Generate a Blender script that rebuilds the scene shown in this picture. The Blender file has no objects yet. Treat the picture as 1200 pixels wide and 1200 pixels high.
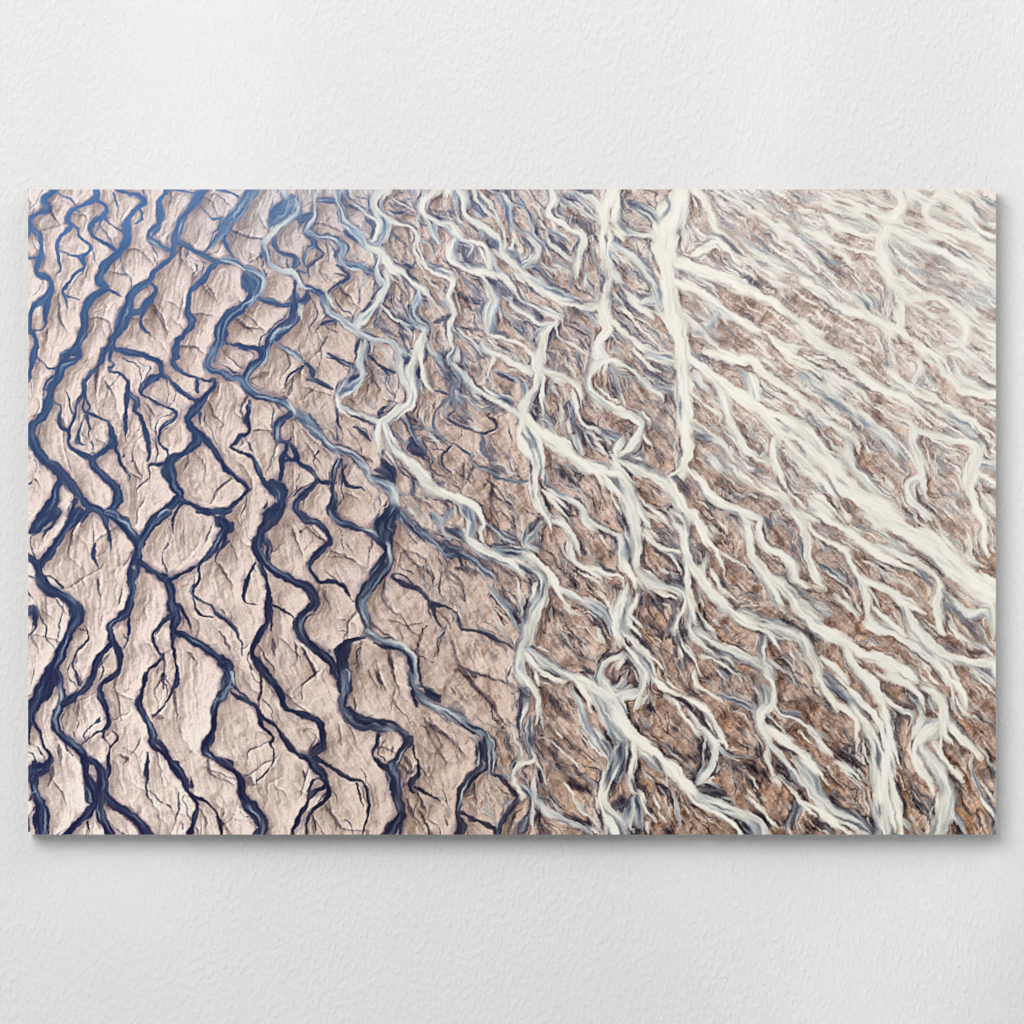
"""Canvas print of braided rivers hanging on a white plaster wall (Blender 4.5, self-contained)."""
import bpy, bmesh, math
import numpy as np

# ---------------------------------------------------------------- the printed river picture (computed, no image file)
PX0, PY0, PW, PH = 33, 222, 1134, 756          # print rectangle in photo pixels

def value_noise(h, w, cell, seed, octaves=1, ax=1.0):
    """smooth lattice noise in -1..1; ax stretches the lattice horizontally"""
    out = np.zeros((h, w), np.float32); amp = 1.0; tot = 0.0
    for o in range(octaves):
        rs = np.random.RandomState(seed + 31 * o)
        cy = max(cell / 2 ** o, 1.0); cx = cy * ax
        g = rs.uniform(-1, 1, (int(h / cy) + 3, int(w / cx) + 3)).astype(np.float32)
        y = np.arange(h, dtype=np.float32) / cy; x = np.arange(w, dtype=np.float32) / cx
        iy = y.astype(int); ix = x.astype(int)
        fy = y - iy; fx = x - ix
        fy = (fy * fy * (3 - 2 * fy))[:, None]; fx = (fx * fx * (3 - 2 * fx))[None, :]
        a = g[iy][:, ix]; b = g[iy][:, ix + 1]; c = g[iy + 1][:, ix]; d = g[iy + 1][:, ix + 1]
        out += amp * ((a * (1 - fx) + b * fx) * (1 - fy) + (c * (1 - fx) + d * fx) * fy)
        tot += amp; amp *= 0.55
    return out / tot

def blur(a, s):
    """gaussian blur by separable convolution"""
    if s <= 0: return a
    r = int(3 * s + 1); k = np.exp(-0.5 * (np.arange(-r, r + 1) / s) ** 2); k = (k / k.sum()).astype(np.float32)
    p = np.pad(a, ((r, r), (0, 0)), 'edge'); o = np.zeros_like(a)
    for i in range(2 * r + 1): o += k[i] * p[i:i + a.shape[0]]
    p = np.pad(o, ((0, 0), (r, r)), 'edge'); q = np.zeros_like(a)
    for i in range(2 * r + 1): q += k[i] * p[:, i:i + a.shape[1]]
    return q

def sstep(a, b, x):
    t = np.clip((x - a) / (b - a), 0, 1)
    return t * t * (3 - 2 * t)

def lic(n, vx, vy, L):
    """line integral convolution: smear noise n along the flow"""
    h, w = n.shape
    Y, X = np.mgrid[0:h, 0:w].astype(np.float32)
    acc = n.copy(); cnt = 1.0
    for sg in (1, -1):
        x = X.copy(); y = Y.copy()
        for k in range(L):
            xi = np.clip(np.rint(x), 0, w - 1).astype(np.int32); yi = np.clip(np.rint(y), 0, h - 1).astype(np.int32)
            x = x + sg * vx[yi, xi]; y = y + sg * vy[yi, xi]
            xi = np.clip(np.rint(x), 0, w - 1).astype(np.int32); yi = np.clip(np.rint(y), 0, h - 1).astype(np.int32)
            wgt = 1 - (k / L) ** 2
            acc += wgt * n[yi, xi]; cnt += wgt
    acc /= cnt
    acc -= acc.mean()
    return acc / (acc.std() + 1e-6)

def parse(txt):
    out = []; ox = oy = 0
    for ln in txt.strip().splitlines():
        p = ln.split()
        if p[0] == 'T': ox, oy = float(p[1]), float(p[2]); sc = float(p[3]) if len(p) > 3 else 5.0; continue
        kind = p[0][0]; tone = int(p[0][1:]) / 10 if len(p[0]) > 1 else None
        pts = []; opn = []
        for q in p[1:]:
            v = [float(z) for z in q.split(',')]
            pts.append((ox + v[0] / sc - PX0, oy + v[1] / sc - PY0, v[2] / sc))
            opn.append(sc == 5 and (v[0] <= 16 or v[0] >= 1130 + 50 * (ox < 900) or v[1] <= 20 or v[1] >= 940 + 40 * (oy < 700)))
        if len(pts) > 1: out.append((kind, tone, np.array(pts, np.float32), opn[0], opn[-1]))
    return out

def smooth_path(p, step):
    """Catmull-Rom through the traced points"""
    q = np.vstack([2 * p[0] - p[1], p, 2 * p[-1] - p[-2]]); o = []
    for i in range(1, len(q) - 2):
        a, b, c, d = q[i - 1], q[i], q[i + 1], q[i + 2]
        n = max(1, int(np.hypot(*(c - b)[:2]) / step))
        t = (np.arange(n) / n)[:, None]
        o.append(0.5 * (2 * b + (c - a) * t + (2 * a - 5 * b + 4 * c - d) * t * t + (3 * b - a - 3 * c + d) * t ** 3))
    o.append(p[-1:]); o = np.vstack(o)
    o[:, 2] = np.maximum(o[:, 2], 0.3)
    return o

def raster(path, hw_add, H, W, margin):
    """nearest-segment field of a stroke: (window, m = distance outside the edge, t = signed d / half width, s = arc length, hw)"""
    x0 = int(max(0, np.floor(path[:, 0].min() - path[:, 2].max() / 2 - margin))); x1 = int(min(W, np.ceil(path[:, 0].max() + path[:, 2].max() / 2 + margin) + 1))
    y0 = int(max(0, np.floor(path[:, 1].min() - path[:, 2].max() / 2 - margin))); y1 = int(min(H, np.ceil(path[:, 1].max() + path[:, 2].max() / 2 + margin) + 1))
    if x1 <= x0 or y1 <= y0: return None
    m = np.full((y1 - y0, x1 - x0), 1e3, np.float32); t = np.zeros_like(m); s = np.zeros_like(m); hwf = np.ones_like(m)
    sl = 0.0
    for i in range(len(path) - 1):
        a, b = path[i], path[i + 1]; d = b[:2] - a[:2]; L = float(np.hypot(d[0], d[1]))
        if L < 1e-4: continue
        R = max(a[2], b[2]) / 2 + margin
        ax0 = max(x0, int(min(a[0], b[0]) - R)); ax1 = min(x1, int(max(a[0], b[0]) + R) + 2)
        ay0 = max(y0, int(min(a[1], b[1]) - R)); ay1 = min(y1, int(max(a[1], b[1]) + R) + 2)
        if ax1 <= ax0 or ay1 <= ay0: sl += L; continue
        X = np.arange(ax0, ax1, dtype=np.float32)[None, :] + 0.5 - a[0]; Y = np.arange(ay0, ay1, dtype=np.float32)[:, None] + 0.5 - a[1]
        u = np.clip((X * d[0] + Y * d[1]) / (L * L), 0, 1)
        dx = X - u * d[0]; dy = Y - u * d[1]; dist = np.sqrt(dx * dx + dy * dy)
        hw = (a[2] + (b[2] - a[2]) * u) / 2 + hw_add
        mm = dist - hw
        sub = (slice(ay0 - y0, ay1 - y0), slice(ax0 - x0, ax1 - x0))
        better = mm < m[sub]
        sg = np.sign(d[0] * Y - d[1] * X)
        m[sub] = np.where(better, mm, m[sub]); t[sub] = np.where(better, sg * dist / np.maximum(hw, 0.4), t[sub])
        s[sub] = np.where(better, sl + u * L, s[sub]); hwf[sub] = np.where(better, hw, hwf[sub])
        sl += L
    return (slice(y0, y1), slice(x0, x1)), m, t, s, hwf

def ramp(t, keys):
    ks = [k for k, _ in keys]; cs = np.array([c for _, c in keys], np.float32)
    return np.stack([np.interp(t, ks, cs[:, i]) for i in range(3)], -1).astype(np.float32)

def grid_field(rows, H, W):
    """bilinear field from a small table (rows top to bottom, evenly spaced)"""
    g = np.array(rows, np.float32); n, k = g.shape[:2]
    y = np.linspace(0, n - 1, H); x = np.linspace(0, k - 1, W)
    iy = np.minimum(y.astype(int), n - 2); ix = np.minimum(x.astype(int), k - 2)
    fy = (y - iy)[:, None]; fx = (x - ix)[None, :]
    if g.ndim == 3: fy = fy[..., None]; fx = fx[..., None]
    a = g[iy][:, ix]; b = g[iy][:, ix + 1]; c = g[iy + 1][:, ix]; d = g[iy + 1][:, ix + 1]
    return ((a * (1 - fx) + b * fx) * (1 - fy) + (c * (1 - fx) + d * fx) * fy).astype(np.float32)

def wobble(path, rs, amp):
    """small natural meanders on a traced line"""
    n = len(path)
    if n < 4: return path
    f = np.sin(np.arange(n) * 1.3 + rs.uniform(0, 6)) * 0.6 + np.sin(np.arange(n) * 0.63 + rs.uniform(0, 6))
    tx = np.gradient(path[:, 0]); ty = np.gradient(path[:, 1]); l = np.hypot(tx, ty) + 1e-6
    e = np.minimum(1, np.minimum(np.arange(n), n - 1 - np.arange(n)) / 3.0)
    q = path.copy()
    q[:, 0] += -ty / l * f * amp * e; q[:, 1] += tx / l * f * amp * e
    q[:, 2] *= 1 + (0.10 * np.sin(np.arange(n) * 0.9 + rs.uniform(0, 6)) + 0.14 * np.sin(np.arange(n) * 0.37 + rs.uniform(0, 6))) * e
    return q

def taper(q, start, end, floor, reach):
    """a stroke that ends inside the picture narrows to a tongue"""
    s = np.concatenate([[0], np.cumsum(np.hypot(np.diff(q[:, 0]), np.diff(q[:, 1])))]); L = s[-1]
    w0 = max(q[:, 2].max(), 1.0); R = min(reach * w0, 0.45 * L) + 1e-3
    k = np.ones(len(q))
    if start: k *= floor + (1 - floor) * np.clip(s / R, 0, 1) ** 0.75
    if end: k *= floor + (1 - floor) * np.clip((L - s) / R, 0, 1) ** 0.75
    q = q.copy(); q[:, 2] *= k
    return q

def smear(img, vx, vy, L):
    h, w = vx.shape; Y, X = np.mgrid[0:h, 0:w].astype(np.float32)
    acc = img.copy(); cnt = 1.0
    for sg in (1, -1):
        x = X.copy(); y = Y.copy()
        for k in range(L):
            xi = np.clip(np.rint(x), 0, w - 1).astype(np.int32); yi = np.clip(np.rint(y), 0, h - 1).astype(np.int32)
            x = x + sg * vx[yi, xi]; y = y + sg * vy[yi, xi]
            xi = np.clip(np.rint(x), 0, w - 1).astype(np.int32); yi = np.clip(np.rint(y), 0, h - 1).astype(np.int32)
            g = 1 - (k / L) ** 2
            acc += g * img[yi, xi]; cnt += g
    return acc / cnt

def mix(a, b, k):
    k = k[..., None]
    return a * (1 - k) + b * k

def paint(txt, SS=1.0):
    """the picture as an (H, W, 3) sRGB array; SS = samples per photo pixel"""
    H, W = int(round(PH * SS)), int(round(PW * SS))
    rs = np.random.RandomState(7)
    # ---- flow field
    th0 = np.radians(grid_field([[100, 95, 70, 50, 36, 33], [98, 92, 66, 52, 40, 36], [88, 80, 62, 52, 44, 42], [78, 72, 62, 56, 50, 52]], H, W))
    th0 += 0.30 * value_noise(H, W, 60 * SS, 3, 2)
    c2 = np.cos(2 * th0) * 0.35; s2 = np.sin(2 * th0) * 0.35
    A = np.zeros((H, W), np.float32); B = np.zeros((H, W), np.float32)
    strokes = []; raw = []
    for k, t, p, so, eo in parse(txt):
        p = p * SS
        if k == 'c':                                              # creases run out a little further than traced
            e = 0.35 * (p[0] - p[1]); e[2] = 0; f = 0.35 * (p[-1] - p[-2]); f[2] = 0
            p = np.vstack([p[0] + e, p, p[-1] + f])
        raw.append((k, t, p, so, eo, wobble(smooth_path(p, 2.5 * SS), rs, 0.30 * SS)))
    ids = np.concatenate([np.full(len(r[5]), i) for i, r in enumerate(raw) if r[0] == 'd'])
    allp = np.concatenate([r[5] for r in raw if r[0] == 'd'])
    def joined(i, pt):
        sel = ids != i
        dd = np.hypot(allp[sel, 0] - pt[0], allp[sel, 1] - pt[1])
        return bool((dd < allp[sel, 2] * 0.5 + 4.0 * SS).any())
    for i, (k, t, p, so, eo, q) in enumerate(raw):
        if k == 'd': so = so or joined(i, p[0]); eo = eo or joined(i, p[-1])
        if k in 'di':
            d = np.diff(q[:, :2], axis=0); a = np.arctan2(d[:, 1], d[:, 0])
            ix = np.clip(q[:-1, 0].astype(int), 0, W - 1); iy = np.clip(q[:-1, 1].astype(int), 0, H - 1)
            wgt = np.hypot(d[:, 0], d[:, 1]) * np.maximum(q[:-1, 2], 2)
            np.add.at(A, (iy, ix), np.cos(2 * a) * wgt); np.add.at(B, (iy, ix), np.sin(2 * a) * wgt)
        light = k in 'ci' or (t is not None and t >= 0.4)
        q = taper(q, not so, not eo, 0.2 if light else 0.5, 1.6 if k == 'd' else 2.2)
        if k == 'c': q[:, 2] *= 0.82 + 0.3 * sstep(0.35, 0.6, q[:, 0] / W)
        strokes.append((k, 0.10 if t is None else t, q))
    A1, B1 = blur(A, 7 * SS), blur(B, 7 * SS)
    n = np.hypot(A1, B1) + 0.02; A1 /= n + 0.15; B1 /= n + 0.15
    th = 0.5 * np.arctan2(B1 + s2, A1 + c2)
    vx, vy = np.cos(th), np.sin(th)
    fl = np.where(vy < 0, -1, 1); vx *= fl; vy *= fl
    rn = lambda s: blur(rs.normal(0, 1, (H, W)).astype(np.float32), s * SS)
    Lf = lic(rn(0.5), vx, vy, int(7 * SS))                    # fine threads
    Lm = lic(rn(1.2), vx, vy, int(14 * SS))
    Lb = lic(rn(3.0), vx, vy, int(18 * SS))
    grain = rn(0.55); grain /= grain.std()
    nz = value_noise(H, W, 14 * SS, 11, 4); nzb = value_noise(H, W, 48 * SS, 17, 3); nzf = value_noise(H, W, 6 * SS, 23, 3)
    nzc = value_noise(H, W, 26 * SS, 29, 3)
    X = ((np.arange(W) / W)[None, :] + np.zeros((H, 1))).astype(np.float32); Yv = ((np.arange(H) / H)[:, None] + np.zeros((1, W))).astype(np.float32)
    east = sstep(0.22, 0.68, X + 0.14 * (0.5 - Yv))            # 0 = pale western sands, 1 = brown eastern flats
    land = grid_field(LAND, H, W); dark = grid_field(DARK, H, W); wash = grid_field(WASH, H, W)
    blu = np.clip(grid_field(BLUE, H, W), 0, 1)
    # ---- small strands that follow the flow: pale rills and dark runnels in the east, creases in the west
    nw = value_noise(H, W, 18 * SS, 53, 2)
    nw2 = value_noise(H, W, 8 * SS, 59, 2)
    wat0 = np.zeros((H, W), np.float32)
    for k, t, q in strokes:
        if k not in 'di': continue
        r = raster(q, -0.3 * SS, H, W, 2 * SS)
        if r is None: continue
        c = sstep(0.8 * SS, -0.8 * SS, r[1])
        wat0[r[0]] = np.maximum(wat0[r[0]], c) if k == 'd' else wat0[r[0]] * (1 - c)
    def march(x, y, n, sgn, wv, off):
        pts = []; hit = False; step = 2.5 * SS
        for i in range(n):
            xi, yi = int(x), int(y)
            if not (0 <= xi < W and 0 <= yi < H): hit = True; break
            pts.append((x, y))
            if i > 1 and wat0[yi, xi] > 0.6: hit = True; break
            a = th[yi, xi] + off * (1 if sgn > 0 else 1) + wv * (nw[yi, xi] + 0.6 * nw2[yi, xi])
            d = -1 if np.sin(a) < 0 else 1
            x += sgn * d * np.cos(a) * step; y += sgn * d * np.sin(a) * step
        return pts, hit
    def rill(x, y, L, w, wv, off, grow):
        f, h1 = march(x, y, int(L / 2.5), 1, wv, off); b, h2 = march(x, y, int(L * 0.7 / 2.5), -1, wv, off)
        p = b[::-1] + f[1:]
        if len(p) < 4: return None, h1, h2
        p = np.array(p, np.float32); u = np.linspace(0, 1, len(p))
        k = (0.25 + 0.75 * u) if grow else np.ones(len(p)) * (0.8 + 0.3 * np.sin(u * 7 + x))
        if not h1: k = k * np.clip((1 - u) * 5, 0.1, 1)
        if not h2: k = k * np.clip(u * 5, 0.1, 1)
        return np.concatenate([p, (w * k * SS)[:, None]], 1).astype(np.float32), h1, h2
    def seed():
        while True:
            x, y = rs.uniform(0, W - 1), rs.uniform(0, H - 1)
            if wat0[int(y), int(x)] < 0.05: return x, y, east[int(y), int(x)], wash[int(y), int(x)]
    fine = []
    for _ in range(NRUN):                                        # dark runnels in the eastern gravel, branching
        x, y, e, d = seed()
        if rs.uniform() < e:
            q, h1, h2 = rill(x, y, rs.uniform(8, 30), rs.uniform(0.6, 1.8), 1.0, rs.uniform(-0.6, 0.6), True)
            if q is not None: fine.append(('r', 0.1, q))
    for _ in range(NCRE):                                        # hairline drainage in the western sand, running to a channel
        x, y, e, d = seed()
        if rs.uniform() > e * 0.9:
            q, h1, h2 = rill(x, y, rs.uniform(8, 34), rs.uniform(0.5, 1.7), 1.3, rs.uniform(-0.75, 0.75), True)
            if q is not None and (h1 or rs.uniform() < 0.45): fine.append(('c', 0.05, q))
    for _ in range(NRILL):                                       # small braids that leave one channel and join another
        x, y, e, d = seed()
        if rs.uniform() > 0.24 + 0.76 * sstep(0.0, 0.7, e): continue
        if e < 0.22: tn, w = 0.1, rs.uniform(0.8, 2.0)
        elif e < 0.62: tn, w = rs.choice([0.1, 0.2, 0.4, 0.5, 0.6, 0.7]), rs.uniform(0.9, 2.4)
        else: tn, w = rs.choice([0.5, 0.6, 0.7, 0.8, 0.9]), rs.uniform(0.7, 1.9) + 2.2 * rs.uniform() ** 3
        q, h1, h2 = rill(x, y, rs.uniform(20, 70), w, 1.15, rs.uniform(-0.35, 0.35), False)
        if q is not None and (h1 or h2) and (h1 and h2 or (e > 0.3 and rs.uniform() < 0.5)): fine.append(('d', tn, q))
    strokes = [t for t in strokes if t[0] == 'd' and t[2][:, 2].max() > 23 * SS and t[2][:, 1].mean() < 0.45 * H and t[1] >= 0.6] + fine[:0] + [t for t in strokes if not (t[0] == 'd' and t[2][:, 2].max() > 23 * SS and t[2][:, 1].mean() < 0.45 * H and t[1] >= 0.6)] + fine
    # ---- coverage of open water
    water = np.zeros((H, W), np.float32); pale = np.zeros((H, W), np.float32)
    layers = []
    for k, t, q in strokes:
        r = raster(q, (-0.25 if k == 'd' and t < 0.35 else -0.25 if k == 'd' else 0.1) * SS, H, W, 9 * SS)
        layers.append(r)
        if r is None: continue
        sl, m, tt, s, hw = r
        if k == 'd':
            cov = sstep(0.9 * SS, -0.9 * SS, m + 0.5 * nzf[sl] * SS)
            water[sl] = np.maximum(water[sl], cov)
            if t >= 0.4: pale[sl] = np.maximum(pale[sl], cov)
            elif t <= 0.2: pale[sl] *= 1 - cov
        elif k == 'i':
            c = 1 - sstep(0.9 * SS, -0.9 * SS, m + 0.5 * nzf[sl] * SS)
            water[sl] *= c; pale[sl] *= c
    # ---- relief of the land: grooves and facets along the flow, banks lit from the upper left
    w1 = blur(water, 1.3 * SS); w2 = blur(water, 4.5 * SS); w3 = blur(water, 11 * SS)
    near = np.clip(w2 * 2.0, 0, 1)
    groove = np.exp(-(Lb / 0.16) ** 2) * sstep(-0.25, 0.5, nz + 0.6 * nzc)
    groove = blur(groove, 0.6 * SS)
    wx = np.clip(np.arange(W)[None, :] + 9 * SS * nzc + 3 * SS * nzf, 0, W - 1).astype(int); wy = np.clip(np.arange(H)[:, None] + 9 * SS * nzb + 3 * SS * nz, 0, H - 1).astype(int)
    Lw = blur(Lb, 0.8 * SS)[wy, wx]
    fold = np.abs(value_noise(H, W, 34 * SS, 41, 2))[wy, wx]; fold2 = np.abs(value_noise(H, W, 15 * SS, 43, 2, 0.8))[wy, wx]
    Lx = lic(rn(1.0), vx, vy, int(26 * SS))
    hgt = 1.4 * np.abs(Lw) + (0.70 + 0.25 * east) * blur(Lm, 0.5 * SS) + 0.55 * Lx + 1.0 * nz + (7 + 2 * east) * blur(fold, 1.2 * SS) + 1.5 * blur(fold2, 0.8 * SS) + 9 * nzc - (62 - 40 * east) * w3 - (16 - 6 * east) * w2 - 2.6 * groove
    gy, gx = np.gradient(hgt); sh = -(gx * 0.85 + gy * 0.55) * SS
    sh = sh * (25 + 4 * east); sh = np.where(sh < 0, -64 * np.tanh(-sh / 64), (20 + 12 * east) * np.tanh(sh / (20 + 12 * east)))
    gy, gx = np.gradient(w1); bank = np.clip((gx * 0.85 + gy * 0.55) * SS * 60, -14, 24)
    sh2 = sh - bank * (1 - 0.6 * east) - groove * (24 + 18 * east)
    img = land + sh2[..., None] * (1 + 0.25 * east[..., None]) * np.array([0.98, 1.0, 1.0], np.float32)
    img += ((grain * (3.2 + 0.6 * east) + Lf * (1.0 + 2.2 * east) + Lm * (0.8 + 3.4 * east) + Lx * 4 * east + Lb * 7 * east + (4 + 14 * east) * nzb + 17 * east * nz + 9 * east * nzc))[..., None]
    # violet damp stains by the channels and in hollows (west)
    st = sstep(0.35, 1.0, near + 0.7 * nz + 0.4 * nzc) * (0.25 + 0.75 * near) * (1 - 0.7 * east)
    img = mix(img, np.array([126, 109, 120], np.float32), 0.58 * st)
    wr = sstep(0.40, 0.95, nz + 0.30 * Lm + 0.35 * nzc - 0.15) * (1 - east) * 0.26
    img = mix(img, np.array([140, 120, 118], np.float32), wr)
    # gravel streaks and ochre patches (east)
    oc = sstep(0.1, 0.75, nz * 0.9 - 0.12 * Lb + 0.8 * nzc) * east * grid_field(OCHRE, H, W)
    img = mix(img, np.array([190, 151, 119], np.float32) + (sh * 0.7 + 5 * Lf + 3 * grain)[..., None], 0.8 * oc)
    gsel = 0.75 * Lb + 0.40 * Lx + 0.35 * Lm + 1.5 * nz + 1.3 * nzc + 0.15 * Lf + 1.2 * near - 0.25
    gv = sstep(0.55, 2.5, gsel) * east * 0.92 * grid_field(GRAVEL, H, W)
    img = mix(img, dark * 1.05 + (6 * grain + 5 * Lf)[..., None], gv)
    # navy threads along the margins of pale water
    p1 = blur(pale, 1.6 * SS)
    nb = sstep(0.04, 0.30, p1) * (1 - pale) * sstep(-0.1, 1.3, 0.55 * Lm + 1.3 * nz + 0.35 * Lf + 0.4 * nzc) * 0.8
    base = mix(img, dark * 0.88, nb)
    sed = 0.62 * wash * sstep(-0.9, 1.0, 0.6 * Lb + 0.5 * nz + 0.5 * Lx + 0.5 * nzc)
    base = mix(base, np.array([228, 222, 212], np.float32) + (5 * Lx + 4 * Lm)[..., None], np.clip(sed, 0, 0.75))
    img = base.copy(); wcov = np.zeros((H, W), np.float32)
    stain_c = np.array([84, 70, 84], np.float32)
    # ---- strokes, in the order they were traced
    for idx, ((k, tone, q), r) in enumerate(zip(strokes, layers)):
        if r is None: continue
        sl, m, tt, s, hw = r
        lf, lm, lb, nf, n1, nc = Lf[sl], Lm[sl], Lb[sl], nzf[sl], nz[sl], nzc[sl]
        es = east[sl]; sub = img[sl]; dk = dark[sl]
        if k == 'c':
            thin = np.minimum(1, hw / (2.2 * SS))
            fuzz = (0.8 + 3.4 * es * thin) * SS
            a = sstep(0.8 * fuzz, -1.0 * fuzz, m + fuzz * (0.35 * nf + 0.30 * lm + 0.22 * lf + 0.3 * n1))
            a = np.clip(a * (0.72 + 0.12 * lm + 0.06 * grain[sl] - 0.14 * es) * (0.55 + 0.45 * sstep(-0.5, 0.3, nc + 0.5 * nf)) * (1 - 0.5 * es * sstep(0.1, -0.5, n1 + 0.3 * lm)), 0, 0.9)
            if tone < 0.08: a = a * 0.62
            core = np.exp(-np.clip(m + hw, 0, None) / (1.0 * SS)) * 0.25
            col = mix(stain_c + (5 * grain[sl] + 4 * lf)[..., None], dk * 0.95 + (6 * grain[sl] + 6 * lf)[..., None], np.clip(0.12 + 0.8 * es + core, 0, 1))
            wst = 1 - es
            soft = np.exp(-np.clip(m, 0, None) / (4.5 * SS)) * (tt > 0) * 26 * wst
            hl = np.exp(-((m - 1.7 * SS) / (1.2 * SS)) ** 2) * (tt < 0) * 9 * wst
            a = a * (1 - 0.7 * wcov[sl])
            img[sl] = mix(sub + ((hl - soft) * (water[sl] < 0.3))[..., None], col, a)
            continue
        if k == 'r':
            a = sstep(0.9 * SS, -0.9 * SS, m + SS * (0.5 * nf + 0.3 * lf)) * (0.72 - 0.55 * wash[sl]) * (1 - 0.92 * wcov[sl])
            img[sl] = mix(sub, dk * 0.95, a)
            continue
        if k == 'i':
            a = sstep(1.3 * SS, -1.3 * SS, m + SS * (0.6 * nf + 0.8 * lm + 0.35 * lf))
            img[sl] = mix(sub, base[sl], a); wcov[sl] *= 1 - a
            continue
        # strands that run along the channel
        rr = np.random.RandomState(idx * 17 + 5); N = 40
        tab = rr.normal(0, 1, (64, N)).astype(np.float32)
        sc = np.clip(s / (26 * SS), 0, 62.0); tcx = np.clip(tt * 0.5 + 0.5, 0, 1) * np.clip(hw / SS * 0.75, 1.5, N - 2)
        i0 = sc.astype(int); j0 = tcx.astype(int); fi = sc - i0; fj = tcx - j0
        fi = fi * fi * (3 - 2 * fi); fj = fj * fj * (3 - 2 * fj)
        j1 = np.minimum(j0 + 1, N - 1); i1 = np.minimum(i0 + 1, 63)
        strand = (tab[i0, j0] * (1 - fj) + tab[i0, j1] * fj) * (1 - fi) + (tab[i1, j0] * (1 - fj) + tab[i1, j1] * fj) * fi
        side = 1.0 if tab[1, 1] > 0 else -1.0
        if 0.35 <= tone < 0.8: tone = tone + 0.13 * float(np.exp(-((q[:, 0].mean() / W - 0.33) / 0.10) ** 2 - (q[:, 1].mean() / H / 0.3) ** 2))
        soft = (0.8 + 1.5 * sstep(0.1, 1.0, tt * side) * (0.3 if tone < 0.35 else 1.0) * sstep(1.5 * SS, 4 * SS, hw)) * SS
        rag = 0.2 + 0.5 * sstep(0.3, 0.7, np.float32(tone))
        mm = m + SS * (0.45 * nf + rag * (0.9 * lf + 3.0 * lm * sstep(-0.5, 0.5, n1 + nc - 0.1)))
        a = sstep(soft, -soft, mm)
        inner = sstep(0.3 * SS, -np.maximum(2.2 * SS, 0.75 * hw), mm)
        w = wcov[sl]
        dif = 1.0 if tone >= 0.35 else 0.65
        a = a * (1 - w * dif) + inner * w * dif
        edge = np.exp(-np.clip(-m, 0, None) / (1.3 * SS))
        if tone < 0.35:
            T = tone - 0.03 + 0.075 * strand + 0.22 * sstep(1.1, 2.0, strand) * (hw > 2 * SS) + 0.03 * lm + 0.025 * lf + 0.10 * np.exp(-((tt + 0.25 - 0.3 * nc) / 0.35) ** 2) * sstep(1.5 * SS, 4 * SS, hw) - 0.05 * edge
        elif tone < 0.65:
            T = tone + 0.15 * strand + 0.05 * lm + 0.05 * lf + 0.22 * sstep(0.1, 0.9, tt * np.sign(tab[0, 0])) * sstep(1.2 * SS, 3 * SS, hw) - 0.05
        else:
            T = tone + 0.04 + 0.055 * strand + 0.025 * lm + 0.028 * lf - 0.32 * sstep(0.25, 1.5, strand + 0.3 * lm) * (0.95 - tone + 0.55) + 0.04 * edge - 0.27 * sstep(0.15, 1.0, tt * side + 0.25 * strand) * sstep(2.0 * SS, 5 * SS, hw) * (1.25 - tone)* 2
            a = a * (1 - 0.80 * sstep(0.5, 1.5, 0.6 * lb + 0.55 * lm + 0.5 * n1) * np.clip(wash[sl] * 1.5 - 0.2, 0, 1) * (1 if tone < 0.85 else 0.35) * (1 - sstep(2 * SS, 12 * SS, -m)))
            if q[:, 2].max() > 23 * SS and tone < 0.85 and q[:, 1].mean() < 0.45 * H: a = a * (0.30 + 0.70 * sstep(-0.75, 0.55, 0.45 * lb + 0.60 * lm + 0.75 * Lx[sl] + 0.5 * n1))
        if tone >= 0.45: a = a * (1 - 0.74 * sstep(0.3, 1.5, 0.7 * lm + 0.5 * lf + 0.6 * strand) * sstep(0.2, 0.95, np.abs(tt)) * sstep(1.2 * SS, 3 * SS, hw))
        T = np.clip(T, 0, 1)
        pal = mix(ramp(T, PALG), ramp(T, PALB), blu[sl])
        wd = np.clip(1 - T / 0.30, 0, 1)
        col = mix(pal, dk, wd)
        if tone < 0.35:
            a = a * (1 - es * (1 - sstep(-0.7, 0.7, 0.7 * lm + 0.5 * lf + 0.8 * nf)) * 0.75)
            v = (sstep(0.15, 0.7, n1 - 0.5 * nc) * 0.35 * (hw > 2 * SS))
            col = mix(col, np.array([92, 78, 100], np.float32) + 0 * col, v * (1 - 0.6 * blu[sl]))
        if tone < 0.5: a = a * (1 - 0.55 * np.clip(wash[sl] * 1.4 - 0.2, 0, 1))
        img[sl] = mix(sub, col, a)
        if tone >= 0.4: wcov[sl] = np.maximum(w, a)
        else: wcov[sl] = w * (1 - a)
    # ---- long-exposure silk: smear the painted water along its own flow
    An, Bn = blur(A, 3.0 * SS), blur(B, 3.0 * SS)
    tw = 0.5 * np.arctan2(Bn + 0.02 * B1 + 1e-4 * s2, An + 0.02 * A1 + 1e-4 * c2); ux, uy = np.cos(tw), np.sin(tw)
    f2 = np.where(uy < 0, -1, 1); ux = ux * f2; uy = uy * f2
    sm = smear(img, ux, uy, int(9 * SS))
    wm = blur(np.maximum(wcov, 0.55 * water), 0.8 * SS)
    img = mix(img, sm, 0.85 * np.clip(wm * 1.1, 0, 1))
    Lt = lic(rn(0.55), ux, uy, int(13 * SS)); Lu = lic(rn(1.3), ux, uy, int(20 * SS))
    lum = img.mean(-1)
    img += ((Lt * 3.2 + Lu * 5.5 * sstep(250, 205, lum) + Lu * 1.5) * wm * (0.55 + 0.45 * sstep(60, 120, lum)))[..., None]
    # ---- thin pale threads washed over the eastern flats
    tsel = 0.30 * Lf + 0.85 * Lm + 0.75 * Lx + 0.30 * Lb + 0.8 * nz
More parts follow.
